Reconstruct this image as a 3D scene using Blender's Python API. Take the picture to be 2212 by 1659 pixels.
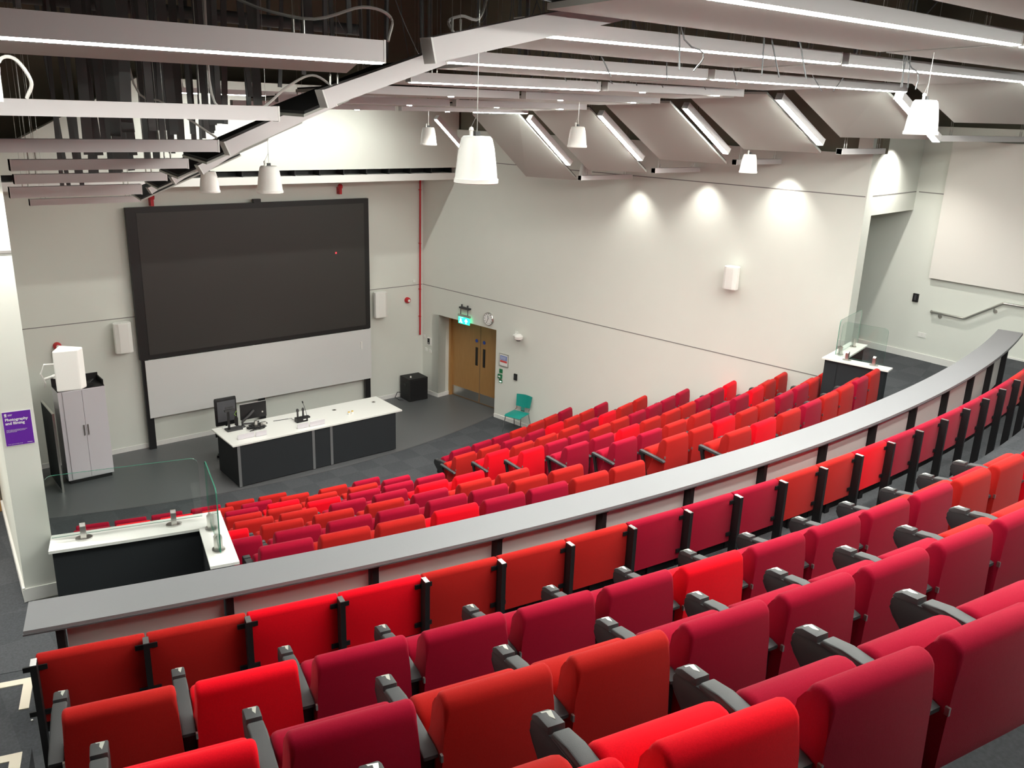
import bpy, bmesh, math, random
from mathutils import Vector, Matrix, Euler

random.seed(7)
for o in list(bpy.data.objects):
    bpy.data.objects.remove(o)
SC = bpy.context.scene
COL = SC.collection
PI = math.pi

# ------------------------------------------------------------------ camera
CAMH = 7.15
FPX = 1874.2
def cam_axes(p, y, r):
    fw = Vector((math.sin(y)*math.cos(p), math.cos(y)*math.cos(p), -math.sin(p)))
    rt = Vector((math.cos(y), -math.sin(y), 0))
    up = rt.cross(fw)
    return rt*math.cos(r)+up*math.sin(r), up*math.cos(r)-rt*math.sin(r), fw
rt, up, fw = cam_axes(math.radians(17.596), math.radians(39.461), math.radians(1.991))
cd = bpy.data.cameras.new('camera'); cam = bpy.data.objects.new('camera', cd); COL.objects.link(cam)
cd.sensor_width = 36; cd.sensor_fit = 'HORIZONTAL'; cd.lens = FPX/2212*36
cd.clip_start = 0.05; cd.clip_end = 200
m = Matrix.Identity(4)
for i, v in enumerate((rt, up, -fw)):
    for j in range(3): m[j][i] = v[j]
m[2][3] = CAMH
cam.matrix_world = m
SC.camera = cam

# ------------------------------------------------------------------ world, exposure
w = bpy.data.worlds.new('world'); SC.world = w; w.use_nodes = True
w.node_tree.nodes['Background'].inputs[0].default_value = (1, .98, .95, 1)
w.node_tree.nodes['Background'].inputs[1].default_value = 0.15
SC.view_settings.view_transform = 'Standard'; SC.view_settings.look = 'None'
SC.view_settings.gamma = 1.0; SC.view_settings.use_curve_mapping = False
SC.view_settings.exposure = 1.45
LED = 36.0          # radiance of the linear light diffusers
SC.cycles.max_bounces = 6; SC.cycles.diffuse_bounces = 4; SC.cycles.glossy_bounces = 2
SC.cycles.use_adaptive_sampling = True; SC.cycles.adaptive_threshold = 0.04
SC.cycles.transmission_bounces = 6; SC.cycles.transparent_max_bounces = 8
SC.cycles.sample_clamp_indirect = 4.0
SC.cycles.use_denoising = True

# ------------------------------------------------------------------ materials
def mat(name, col, rough=.6, metal=0, noise=0, nscale=40, bump=0, bscale=None, emit=0, spec=.5, sheen=0, coat=0, col2=None):
    m = bpy.data.materials.new(name); m.use_nodes = True
    nt = m.node_tree; b = nt.nodes['Principled BSDF']
    b.inputs['Base Color'].default_value = (*col, 1); b.inputs['Roughness'].default_value = rough
    b.inputs['Metallic'].default_value = metal; b.inputs['Specular IOR Level'].default_value = spec
    if sheen: b.inputs['Sheen Weight'].default_value = sheen; b.inputs['Sheen Roughness'].default_value = .4
    if coat: b.inputs['Coat Weight'].default_value = coat
    if emit:
        b.inputs['Emission Color'].default_value = (*col, 1); b.inputs['Emission Strength'].default_value = emit
    if noise or bump:
        tc = nt.nodes.new('ShaderNodeTexCoord')
        n = nt.nodes.new('ShaderNodeTexNoise'); n.inputs['Scale'].default_value = nscale; n.inputs['Detail'].default_value = 4
        nt.links.new(tc.outputs['Object'], n.inputs['Vector'])
        if noise:
            r = nt.nodes.new('ShaderNodeMix'); r.data_type = 'RGBA'
            c2 = col2 or tuple(min(1, c*(1+noise)) for c in col)
            r.inputs[6].default_value = (*[c*(1-noise) for c in col], 1); r.inputs[7].default_value = (*c2, 1)
            nt.links.new(n.outputs['Fac'], r.inputs[0]); nt.links.new(r.outputs[2], b.inputs['Base Color'])
        if bump:
            n2 = nt.nodes.new('ShaderNodeTexNoise'); n2.inputs['Scale'].default_value = bscale or nscale*4
            nt.links.new(tc.outputs['Object'], n2.inputs['Vector'])
            bp = nt.nodes.new('ShaderNodeBump'); bp.inputs['Strength'].default_value = bump; bp.inputs['Distance'].default_value = .004
            nt.links.new(n2.outputs['Fac'], bp.inputs['Height']); nt.links.new(bp.outputs['Normal'], b.inputs['Normal'])
    return m
M = {}
M['wall'] = mat('wall paint', (.735, .75, .69), .75, noise=.015, nscale=3)
M['strip'] = mat('grey metal strip', (.20, .205, .21), .4, metal=.3)
M['trimwhite'] = mat('white gloss paint', (.80, .79, .76), .4)
M['groove'] = mat('shadow gap', (.22, .21, .2), .8)
M['void'] = mat('dark soffit', (.05, .047, .042), .9)
M['plenum'] = mat('ceiling void block wall', (.19, .17, .125), .9, noise=.3, nscale=1.2)
M['carpet'] = mat('charcoal carpet', (.078, .082, .088), .95, noise=.35, nscale=60, bump=.5, bscale=300, spec=.1)
M['vinyl'] = mat('grey stage vinyl', (.105, .108, .112), .42, noise=.06, nscale=60)
M['darkpanel'] = mat('dark fabric panel', (.024, .027, .030), .8, noise=.15, nscale=200, spec=.2)
M['white'] = mat('white laminate', (.86, .86, .82), .3)
M['grey'] = mat('grey laminate counter', (.225, .225, .235), .45, noise=.03, nscale=80)
M['edge'] = mat('dark counter edge', (.09, .09, .095), .5)
M['modesty'] = mat('pale modesty board', (.66, .63, .60), .6)
M['blackmetal'] = mat('black powder coated steel', (.012, .012, .013), .45, spec=.4)
M['steeltop'] = mat('bare steel cap', (.62, .62, .62), .25, metal=.9)
M['rubber'] = mat('dark grey arm pad', (.046, .046, .048), .55, bump=.15, bscale=400)
M['armblack'] = mat('black arm panel', (.020, .021, .023), .5)
M['glint'] = mat('pale hinge plate', (.7, .69, .62), .3, metal=.3)
REDS = {'O': (.45, .015, .012), 'R': (.84, .003, .014), 'C': (.34, .004, .025)}
for k, c in REDS.items():
    M['red'+k] = mat({'O': 'brick red', 'R': 'scarlet', 'C': 'crimson'}[k]+' wool upholstery', c, .9, noise=.14, nscale=180, bump=.35, bscale=700, spec=.1, sheen=.08)
M['steel'] = mat('brushed steel', (.60, .59, .56), .28, metal=.95)
M['fix'] = mat('white fixture housing', (.70, .67, .67), .5)
M['panel'] = mat('ceiling panel face', (.43, .435, .40), .8, noise=.04, nscale=300)
M['panelback'] = mat('ceiling panel dark back', (.03, .03, .03), .9)
M['led'] = mat('lit diffuser', (.98, 1, .93), .5, emit=LED)
M['hanger'] = mat('galvanised hanger', (.16, .165, .17), .5, metal=.4)
M['hangdark'] = mat('dark hanger', (.085, .085, .085), .7)
M['cable'] = mat('pale conduit', (.52, .50, .47), .6)
M['acoustic'] = mat('acoustic panel cloth', (.80, .765, .72), .85)
M['speaker'] = mat('white speaker shell', (.84, .83, .79), .45)
M['screen'] = mat('switched off display', (.036, .034, .031), .5)
M['bezel'] = mat('black display frame', (.010, .010, .010), .5)
M['whiteboard'] = mat('whiteboard enamel', (.70, .70, .69), .22)
M['redpaint'] = mat('red pipe paint', (.50, .012, .02), .4)
M['redglow'] = mat('red standby pixel', (1, .02, .03), .5, emit=2)
M['blackbox'] = mat('black textured box', (.012, .012, .012), .7)
M['cabinet'] = mat('pale grey cabinet', (.66, .64, .68), .4)
M['teal'] = mat('teal plastic', (.004, .24, .20), .4)
M['chrome'] = mat('chrome tube', (.7, .7, .7), .15, metal=1)
M['purple'] = mat('purple print', (.135, .018, .36), .5)
M['paper'] = mat('white paper', (.85, .85, .83), .6)
M['ink'] = mat('black ink', (.02, .02, .02), .6)
M['green'] = mat('safety green', (.01, .18, .07), .5)
M['exit'] = mat('lit green exit sign', (.02, .72, .34), .5, emit=.9)
M['exitwhite'] = mat('lit white pictogram', (.9, 1, .95), .5, emit=1.0)
M['blue'] = mat('blue door disc', (.03, .08, .42), .5)
M['yellow'] = mat('yellow cap', (.75, .50, .10), .5)
M['lime'] = mat('lime strap', (.35, .65, .05), .5)
M['mesh'] = mat('grey mesh fabric', (.10, .10, .11), .8)
M['tape'] = mat('cream nosing strip', (.82, .74, .60), .6)
M['noticeblue'] = mat('notice blue block', (.20, .27, .55), .5)
M['noticered'] = mat('notice red block', (.65, .08, .07), .5)
def woodmat():
    m = mat('oak veneer', (.45, .24, .08), .45)
    nt = m.node_tree; b = nt.nodes['Principled BSDF']
    tc = nt.nodes.new('ShaderNodeTexCoord'); mp = nt.nodes.new('ShaderNodeMapping'); mp.inputs['Scale'].default_value = (30, 30, 1.2)
    n = nt.nodes.new('ShaderNodeTexNoise'); n.inputs['Scale'].default_value = 2.5; n.inputs['Detail'].default_value = 6
    r = nt.nodes.new('ShaderNodeMix'); r.data_type = 'RGBA'
    r.inputs[6].default_value = (.33, .165, .055, 1); r.inputs[7].default_value = (.50, .28, .10, 1)
    nt.links.new(tc.outputs['Object'], mp.inputs[0]); nt.links.new(mp.outputs[0], n.inputs['Vector'])
    nt.links.new(n.outputs['Fac'], r.inputs[0]); nt.links.new(r.outputs[2], b.inputs['Base Color'])
    return m
M['wood'] = woodmat()
def glassmat():
    m = bpy.data.materials.new('clear glass'); m.use_nodes = True
    nt = m.node_tree; nt.nodes.clear()
    o = nt.nodes.new('ShaderNodeOutputMaterial'); t = nt.nodes.new('ShaderNodeBsdfTransparent'); t.inputs[0].default_value = (.93, .965, .95, 1)
    g = nt.nodes.new('ShaderNodeBsdfGlossy'); g.inputs['Roughness'].default_value = .02
    f = nt.nodes.new('ShaderNodeFresnel'); f.inputs[0].default_value = 1.45
    mx = nt.nodes.new('ShaderNodeMixShader')
    mu = nt.nodes.new('ShaderNodeMath'); mu.operation = 'MULTIPLY'; mu.inputs[1].default_value = .5; nt.links.new(f.outputs[0], mu.inputs[0]); nt.links.new(mu.outputs[0], mx.inputs[0]); nt.links.new(t.outputs[0], mx.inputs[1]); nt.links.new(g.outputs[0], mx.inputs[2]); nt.links.new(mx.outputs[0], o.inputs[0])
    return m
M['glass'] = glassmat()
M['glassedge'] = mat('green glass edge', (.05, .22, .15), .15)
def carpettile():
    # carpet tiles: very slight tone change from tile to tile
    m = M['carpet']; nt = m.node_tree; b = nt.nodes['Principled BSDF']
    src = b.inputs['Base Color'].links[0].from_socket
    tc = nt.nodes.new('ShaderNodeTexCoord'); ck = nt.nodes.new('ShaderNodeTexChecker'); ck.inputs['Scale'].default_value = 2.0
    ck.inputs[1].default_value = (.86, .87, .88, 1); ck.inputs[2].default_value = (1, 1, 1, 1)
    mx = nt.nodes.new('ShaderNodeMix'); mx.data_type = 'RGBA'; mx.blend_type = 'MULTIPLY'; mx.inputs[0].default_value = 1
    nt.links.new(tc.outputs['Object'], ck.inputs[0]); nt.links.new(src, mx.inputs[6]); nt.links.new(ck.outputs[0], mx.inputs[7]); nt.links.new(mx.outputs[2], b.inputs['Base Color'])
carpettile()


# ------------------------------------------------------------------ mesh helpers
class MB:
    def __init__(s): s.bm = bmesh.new()
    def poly(s, pts, faces):
        vs = [s.bm.verts.new(p) for p in pts]
        for f in faces: s.bm.faces.new([vs[i] for i in f])
        return vs
    def box(s, x0, x1, y0, y1, z0, z1, M4=None):
        p = [Vector((x, y, z)) for z in (z0, z1) for y in (y0, y1) for x in (x0, x1)]
        if M4: p = [M4 @ q for q in p]
        s.poly(p, [(0, 2, 3, 1), (4, 5, 7, 6), (0, 1, 5, 4), (2, 6, 7, 3), (0, 4, 6, 2), (1, 3, 7, 5)])
        return s
    def hexa(s, p8):   # bottom 4 then top 4, each ccw
        s.poly(p8, [(3, 2, 1, 0), (4, 5, 6, 7), (0, 1, 5, 4), (1, 2, 6, 5), (2, 3, 7, 6), (3, 0, 4, 7)])
        return s
    def prism(s, prof, x0, x1, bev=0, seg=2, M4=None, n=1):
        """profile (y,z) counter-clockwise seen from -x, extruded along x"""
        t = bmesh.new()
        a = [t.verts.new((x0, y, z)) for y, z in prof]; b = [t.verts.new((x1, y, z)) for y, z in prof]
        k = len(prof)
        t.faces.new(a[::-1]); t.faces.new(b)
        for i in range(k): t.faces.new((a[i], a[(i+1) % k], b[(i+1) % k], b[i]))
        if bev:
            t.edges.ensure_lookup_table()
            caps = [e for e in t.edges if abs(e.verts[0].co.x-e.verts[1].co.x) < 1e-6]
            bmesh.ops.bevel(t, geom=caps, offset=bev, segments=seg, profile=.5, affect='EDGES', clamp_overlap=True)
        bmesh.ops.recalc_face_normals(t, faces=t.faces)
        if M4: bmesh.ops.transform(t, matrix=M4, verts=t.verts)
        me = bpy.data.meshes.new('t'); t.to_mesh(me); s.bm.from_mesh(me); bpy.data.meshes.remove(me); t.free()
        return s
    def tube(s, pts, r, n=8, cap=True):
        pts = [Vector(p) for p in pts]; rings = []
        up0 = Vector((0, 0, 1))
        for i, p in enumerate(pts):
            d = (pts[min(i+1, len(pts)-1)]-pts[max(i-1, 0)]).normalized()
            u = up0 if abs(d.dot(up0)) < .95 else Vector((1, 0, 0))
            a = d.cross(u).normalized(); b = d.cross(a)
            rr = r[i] if isinstance(r, (list, tuple)) else r
            rings.append([s.bm.verts.new(p+a*math.cos(2*PI*k/n)*rr+b*math.sin(2*PI*k/n)*rr) for k in range(n)])
        for q in range(len(rings)-1):
            for k in range(n): s.bm.faces.new((rings[q][k], rings[q][(k+1) % n], rings[q+1][(k+1) % n], rings[q+1][k]))
        if cap: s.bm.faces.new(rings[0][::-1]); s.bm.faces.new(rings[-1])
        return s
    def lathe(s, prof, n=24, c=(0, 0, 0), cap=True, sx=1):
        rings = [[s.bm.verts.new((c[0]+r*math.cos(2*PI*k/n)*sx, c[1]+r*math.sin(2*PI*k/n), c[2]+z)) for k in range(n)] for r, z in prof]
        for q in range(len(rings)-1):
            for k in range(n): s.bm.faces.new((rings[q][k], rings[q][(k+1) % n], rings[q+1][(k+1) % n], rings[q+1][k]))
        if cap: s.bm.faces.new(rings[0][::-1]); s.bm.faces.new(rings[-1])
        return s
    def sector(s, c, r0, r1, a0, a1, z0, z1, n=48):
        """ring sector solid about c; angle measured from -y toward +x, degrees"""
        def P(r, a, z): a = math.radians(a); return (c[0]+r*math.sin(a), c[1]-r*math.cos(a), z)
        cols = []
        for i in range(n+1):
            a = a0+(a1-a0)*i/n
            cols.append([s.bm.verts.new(P(r, a, z)) for r, z in ((r0, z0), (r1, z0), (r1, z1), (r0, z1))])
        for i in range(n):
            for k in range(4): s.bm.faces.new((cols[i][k], cols[i][(k+1) % 4], cols[i+1][(k+1) % 4], cols[i+1][k]))
        s.bm.faces.new(cols[0][::-1]); s.bm.faces.new(cols[-1])
        return s
    def mesh(s, name, mt, smooth=False, ang=40):
        bmesh.ops.recalc_face_normals(s.bm, faces=s.bm.faces)
        me = bpy.data.meshes.new(name); s.bm.to_mesh(me); s.bm.free()
        me.materials.append(M[mt] if isinstance(mt, str) else mt)
        if smooth:
            me.set_sharp_from_angle(angle=math.radians(ang))
            for p in me.polygons: p.use_smooth = True
        return me
    def obj(s, name, mt, parent=None, smooth=False, ang=40):
        return link(name, s.mesh(name, mt, smooth, ang), parent)
def link(name, me, parent=None):
    o = bpy.data.objects.new(name, me); COL.objects.link(o)
    if parent: o.parent = parent
    return o
def tag(o, label, cat, group=None, kind=None):
    if label: o['label'] = label
    if cat: o['category'] = cat
    if group: o['group'] = group
    if kind: o['kind'] = kind
    return o
def thing(name, label, cat, loc=(0, 0, 0), rz=0, group=None):
    o = bpy.data.objects.new(name, None); COL.objects.link(o); o.empty_display_size = .1
    o.location = loc; o.rotation_euler = (0, 0, rz)
    return tag(o, label, cat, group)
def curve_pts(pts, n=6):
    P = [Vector(p) for p in pts]; P = [P[0]*2-P[1]]+P+[P[-1]*2-P[-2]]; out = []
    for i in range(1, len(P)-2):
        for k in range(n):
            t = k/n; a, b, c, d = P[i-1:i+3]
            out.append(.5*((2*b)+(c-a)*t+(2*a-5*b+4*c-d)*t*t+(3*b-a-3*c+d)*t**3))
    return out+[P[-2]]
def struct(name, mb, mt, parent=None, smooth=False):
    o = mb.obj(name, mt, parent, smooth)
    if not parent: o['kind'] = 'structure'
    return o
def copy_tree(o, parent=None):
    c = o.copy(); COL.objects.link(c); c.parent = parent
    for ch in [x for x in KIDS.get(o.name, ())]: copy_tree(ch, c)
    return c
KIDS = {}
def index_kids():
    KIDS.clear()
    for x in bpy.data.objects:
        if x.parent: KIDS.setdefault(x.parent.name, []).append(x)
def dup(root, loc, rz, label, group=None):
    c = copy_tree(root); c.location = loc; c.rotation_euler = (0, 0, rz); c['label'] = label
    if group: c['group'] = group
    return c
ORD = ['', 'first', 'second', 'third', 'fourth', 'fifth', 'sixth', 'seventh', 'eighth', 'ninth', 'tenth', 'eleventh', 'twelfth', 'thirteenth', 'fourteenth', 'fifteenth', 'sixteenth', 'seventeenth', 'eighteenth', 'nineteenth', 'twentieth', 'twenty-first', 'twenty-second', 'twenty-third', 'twenty-fourth', 'twenty-fifth', 'twenty-sixth', 'twenty-seventh', 'twenty-eighth']
def text_mesh(body, size, extrude=.0006, align='LEFT', bold=0):
    cu = bpy.data.curves.new('t', 'FONT'); cu.body = body; cu.size = size; cu.extrude = extrude; cu.align_x = align; cu.offset = bold
    cu.resolution_u = 3
    ob = bpy.data.objects.new('t', cu); COL.objects.link(ob)
    dg = bpy.context.evaluated_depsgraph_get(); me = bpy.data.meshes.new_from_object(ob.evaluated_get(dg))
    bpy.data.objects.remove(ob); bpy.data.curves.remove(cu)
    return me

# ------------------------------------------------------------------ geometry of the room
C0 = (7.584, 29.88)          # centre of the curved rows
AX = 7.33                    # symmetry axis of the room
YF = 18.17                   # front wall
XC = 11.93                   # right front corner
WD = Vector((.1419, -.9899, 0)); WN = Vector((.9899, .1419, 0))
def xr(y): return XC+(YF-y)*.14335
def xl(y): return 2*AX-xr(y)
def pol(R, deg, z=0):
    a = math.radians(deg); return Vector((C0[0]+R*math.sin(a), C0[1]-R*math.cos(a), z))
MR = Matrix.Translation((XC, YF, 0)) @ Matrix(((WD.x, WN.x, 0, 0), (WD.y, WN.y, 0, 0), (0, 0, 1, 0), (0, 0, 0, 1)))   # local x=s along wall, y=outward, z
LD = Vector((-.1419, -.9899, 0)); LN = Vector((-.9899, .1419, 0))
ML = Matrix.Translation((2*AX-XC, YF, 0)) @ Matrix(((LD.x, LN.x, 0, 0), (LD.y, LN.y, 0, 0), (0, 0, 1, 0), (0, 0, 0, 1)))
def wallm(T): return T.to_3x3()
SE = 10.76                   # length of the side walls

# floor of the stage and the tiers
struct('floor', MB().box(-3, 17, -4, 19, -.1, 0), 'vinyl')
struct('floor_carpet', MB().sector(C0, 15.0, 26, -24, 24, -.02, .006, 80), 'carpet')
struct('trim_1', MB().sector(C0, 14.975, 15.005, -18, 18, 0, .012, 80), 'edge')
RISE = .3745; DR = .9405; RB0 = 17.5
st = MB()
for k in range(1, 8):
    st.sector(C0, RB0+k*DR-.84, RB0+(k+1)*DR-.78, -20, 20, 0.008, RISE*k, 60)
st.sector(C0, 24.18, 25.05, -20, 20, 0.008, 3.0, 60)
struct('floor_lower_tiers', st, 'carpet')
su = MB()
UZ = [3.39, 3.74, 4.22, 4.70, 5.18, 5.62]
UR = [25.0, 26.45, 27.55, 28.60, 29.44, 30.6, 36]
for k in range(6):
    su.sector(C0, UR[k], UR[k+1]+.02, -23, 26, 0.5, UZ[k], 60)
for k, rr in enumerate((26.0, 27.1, 28.2, 29.2)):
    su.sector(C0, rr, rr+.5, -19, -15.75, 1, (UZ[k]+UZ[k+1])/2, 12)
struct('floor_upper_tiers', su, 'carpet')
pl = MB()
for s in (-1, 1):
    a = sorted((-.5+s*12.35, -.5+s*20)); pl.sector(C0, 23.42, 24.3, a[0], a[1], .01, 3.003, 16)
struct('floor_platforms', pl, 'carpet')
sl = MB().hexa([Vector((x, y, z)) for z in (.5, 2.995) for x, y in ((-3, 5.9), (1.0, 5.9), (1.0, 7.6), (-3, 7.6))])
sl.hexa([Vector((x, y, z)) for z in (.5, 2.995) for x, y in ((-3, 7.6), (1.0, 7.6), (1.30, 10.2), (-3, 10.2))])
sl.box(13.72, 16, 6.25, 12, .5, 2.995)
struct('floor_landings', sl, 'carpet')

# walls
wf = MB().box(0, 15, YF, YF+.3, 0, 5.75); struct('wall_front', wf, 'wall')
wrm = MB()
for a in ((-.6, .6, 0, 6.65), (2.61, SE+.02, 0, 6.65), (.6, 2.61, 2.17, 6.65)): wrm.box(a[0], a[1], 0, .25, a[2], a[3], MR)
wrm.box(.35, .6, .0, .75, 0, 2.17, MR); wrm.box(2.61, 2.9, .25, .75, 0, 2.5, MR); wrm.box(.35, 2.9, .25, .75, 2.17, 2.6, MR); wrm.box(.3, 2.9, .60, .8, 0, 2.6, MR)
struct('wall_right', wrm, 'wall')
wlm = MB().box(-.4, 7.6, 0, .25, 0, 6.6, ML)
wi = [ML @ Vector((7.6, 0, 0)), ML @ Vector((10.72, 0, 0)), ML @ Vector((10.72, .25, 0)), Vector((1.18, 10.1, 0)), ML @ Vector((7.6, .25, 0))]
a_ = [wlm.bm.verts.new(p) for p in wi]; b_ = [wlm.bm.verts.new(p+Vector((0, 0, 6.6))) for p in wi]
wlm.bm.faces.new(a_); wlm.bm.faces.new(b_[::-1])
for i in range(5): wlm.bm.faces.new((a_[i], a_[(i+1) % 5], b_[(i+1) % 5], b_[i]))
struct('wall_left', wlm, 'wall')
pu = MB()
pu.box(-.6, SE+.1, .12, .4, 6.65, 9.5, MR); pu.box(-.4, 10.5, .12, .4, 6.6, 9.5, ML)
pu.box(-3.2, -2.9, -4, 19, 5.5, 9.5); pu.box(-3, 17, -4.3, -4, 6, 9.5); pu.box(15.9, 16.2, -4, 12, 6.9, 9.5); pu.box(-.5, 16, YF+.02, YF+.3, 5.75, 9.5)
struct('wall_plenum', pu, 'plenum')
hd = MB().hexa([Vector(p) for p in ((13.457, 7.52, 5.66), (15.6, 7.75, 5.66), (15.57, 8.0, 5.66), (13.457, 7.77, 5.66), (13.457, 7.52, 7.0), (15.6, 7.75, 7.0), (15.57, 8.0, 7.0), (13.457, 7.77, 7.0))])
hd.hexa([Vector(p) for p in ((13.457, 7.52, 2.9), (13.79, 7.555, 2.9), (13.75, 7.8, 2.9), (13.42, 7.77, 2.9), (13.457, 7.52, 5.7), (13.79, 7.555, 5.7), (13.75, 7.8, 5.7), (13.42, 7.77, 5.7))])
hd.box(13.75, 15.6, 7.9, 11, 5.66, 5.8)
struct('wall_header', hd, 'wall')
struct('wall_side', MB().box(15.57, 15.9, -4, 11.2, 2.9, 7.1), 'wall')
struct('wall_alcove', MB().box(13.3, 15.9, 10.6, 10.9, 2.9, 5.8), 'wall')
struct('wall_rear', MB().box(-3, 16, -4.3, -4, 3, 7), 'wall')
struct('wall_lobby', MB().box(-3.2, -2.9, -4, 13, 2.9, 6.2).box(-3, 1.15, 9.66, 9.9, 2.9, 6.2), 'wall')
struct('ceiling', MB().box(-3.3, 16.2, -4.4, 18.5, 9.5, 9.7), 'void')
# bulkhead above the screen wall
bk = MB(); bo = [(xl(17.1)-.05, 5.80), (xr(17)+.05, 5.80), (xr(17)+.05, 7.3), (xr(17)-.1, 7.47), (5.1, 7.47), (xl(17.1)-.05, 6.1)]
a_ = [bk.bm.verts.new((x, 17.0, z)) for x, z in bo]; b_ = [bk.bm.verts.new((x, 17.2, z)) for x, z in bo]
bk.bm.faces.new(a_); bk.bm.faces.new(b_[::-1])
for i in range(6): bk.bm.faces.new((a_[i], a_[(i+1) % 6], b_[(i+1) % 6], b_[i]))
struct('wall_bulkhead', bk, 'wall')
struct('ceiling_ledge', MB().box(xl(17.1)-.05, xr(17)+.03, 17.0, 18.18, 5.53, 5.68), 'trimwhite')
slot = MB().box(xl(17.1), xr(17), 17.35, 17.4, 5.68, 5.82)
for i in range(17):
    x = 3.0+i*.56; slot.box(x, x+.02, 17.03, 17.35, 5.68, 5.80)
struct('ceiling_slot', slot, 'blackmetal')
# shadow gaps
g = MB().box(xl(YF)+.02, XC-.02, YF-.003, YF+.01, 2.852, 2.868); struct('trim_2', g, 'groove')
g = MB().box(.0, SE, -.003, .01, 2.852, 2.868, MR); struct('trim_3', g, 'groove')
g = MB().box(.0, SE, -.003, .01, 5.972, 5.988, MR); struct('trim_4', g, 'groove')
g = MB()
g.hexa([Vector(p) for p in ((13.457, 7.517, 5.972), (15.56, 7.743, 5.972), (15.56, 7.76, 5.972), (13.457, 7.54, 5.972), (13.457, 7.517, 5.988), (15.56, 7.743, 5.988), (15.56, 7.76, 5.988), (13.457, 7.54, 5.988))])
g.box(15.565, 15.58, 7.26, 7.7, 5.972, 5.988)
struct('trim_5', g, 'groove')
g = MB().box(10.715, 10.73, 0.0, .25, 5.97, 5.99, ML); struct('trim_6', g, 'groove')
# skirting
b = MB().box(xl(YF), XC, YF-.015, YF, 0, .1); struct('baseboard_front', b, 'trimwhite')
b = MB().box(0, .6, -.015, 0, 0, .1, MR).box(2.61, SE, -.015, 0, 0, .1, MR).box(.6, .615, 0, .42, 0, .1, MR); struct('baseboard_right', b, 'trimwhite')
b = MB().box(10.72, 10.735, -.02, .27, 3.0, 3.12, ML).hexa([Vector((x, y, z)) for z in (3.0, 3.12) for x, y in ((.940, 7.575), (.962, 7.575), (1.145, 9.66), (1.122, 9.66))]); struct('baseboard_left', b, 'trimwhite')
b = MB().box(15.55, 15.57, 6.3, 10.6, 3.0, 3.12).box(15.55, 15.57, 3, 5.75, 3.39, 3.42); struct('baseboard_side', b, 'trimwhite')

# doors
def dbl_door():
    d = struct('door_1', MB().box(.64, 2.60, .44, .49, .01, 2.13, MR), 'wood')
    struct('door_frame', MB().box(.60, .66, .36, .52, 0, 2.17, MR).box(.6, 2.61, .36, .5, 2.13, 2.17, MR).box(2.56, 2.61, .36, .5, 0, 2.17, MR), 'wood', d)
    struct('door_gap', MB().box(1.655, 1.663, .435, .44, .01, 2.13, MR), 'edge', d)
    for a, b_ in ((.68, 1.64), (1.68, 2.55)):
        struct('kick_plate', MB().box(a, b_, .432, .442, .03, .27, MR), 'steel', d)
    for a in (1.50, 1.76):
        struct('push_plate', MB().box(a, a+.075, .43, .442, .98, 1.45, MR), 'blackmetal', d)
        p = MR @ Vector((a+.037, .43, 1.62))
        t = MB().lathe([(.045, 0), (.045, .006)], 20)
        o = struct('door_disc', t, 'blue', d); o.matrix_world = Matrix.Translation(p) @ Matrix.Rotation(math.atan2(WN.y, WN.x), 4, 'Z') @ Matrix.Rotation(-PI/2, 4, 'Y')
dbl_door()
d2 = struct('door_2', MB().box(.22, 1.12, 9.60, 9.66, 3.0, 5.1), 'wood')
struct('door_handle', MB().box(.3, .34, 9.56, 9.60, 3.9, 4.2), 'steel', d2)

# ------------------------------------------------------------------ seats
def arc_pts(cy, cz, r, a0, a1, n): return [(cy+r*math.cos(math.radians(a0+(a1-a0)*i/n)), cz+r*math.sin(math.radians(a0+(a1-a0)*i/n))) for i in range(n+1)]
# side profile of the back (y forward, z up)
BACK = [(-.045, .34), (.02, .30), (.22, .30), (.25, .36), (.235, .44), (.185, .55), (.130, .66), (.090, .76), (.062, .86)] + arc_pts(.010, .90, .050, 0, 180, 8) + [(-.042, .80), (-.045, .5)]
PAN = [(.165, .36), (.30, .36), (.335, .45), (.345, .60)] + arc_pts(.262, .665, .085, 0, 180, 9) + [(.165, .58)]
def seat_meshes(c):
    mt = 'red'+c
    bk = MB().prism(BACK, -.226, .226, .020, 3)
    for v in bk.bm.verts: v.co.x *= 1+.085*min(1, max(0, (.86-v.co.z)/.35))
    return (bk.mesh('backrest', mt, True, 50),
            MB().prism(PAN, -.235, .235, .028, 3).mesh('seat_pan', mt, True, 50))
MESH = {}
for c in 'ORC': MESH['back'+c], MESH['pan'+c] = seat_meshes(c)
ARMP = [(.02, .52), (.10, .47), (.32, .47), (.45, .53), (.525, .60)] + arc_pts(.508, .655, .034, -40, 95, 6) + [(.40, .700), (.06, .704), (.02, .66)]
MESH['armpanel'] = MB().prism(ARMP, -.030, .030, .006, 2).mesh('arm_panel', 'armblack', True)
PADP = [(-.02, .702), (.405, .696), (.415, .706), (.405, .722)] + [(.32, .733), (.02, .728), (-.02, .718)]
MESH['armpad'] = MB().prism(PADP, -.031, .031, .007, 2).mesh('arm_pad', 'rubber', True)
CAPP = [(.425, .694), (.510, .682), (.538, .680), (.528, .700), (.50, .716), (.43, .722)]
MESH['armcap'] = MB().prism(CAPP, -.031, .031, .006, 2).mesh('arm_cap', 'rubber', True)
tri = MB(); tri.poly([Vector(p) for p in ((-.012, .512, .7125), (.020, .500, .7185), (.010, .455, .7215), (-.012, .512, .69), (.020, .500, .69), (.010, .455, .69))], [(0, 1, 2), (3, 5, 4), (0, 3, 4, 1), (1, 4, 5, 2), (2, 5, 3, 0)])
MESH['glint'] = tri.mesh('hinge_plate', 'glint')
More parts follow.
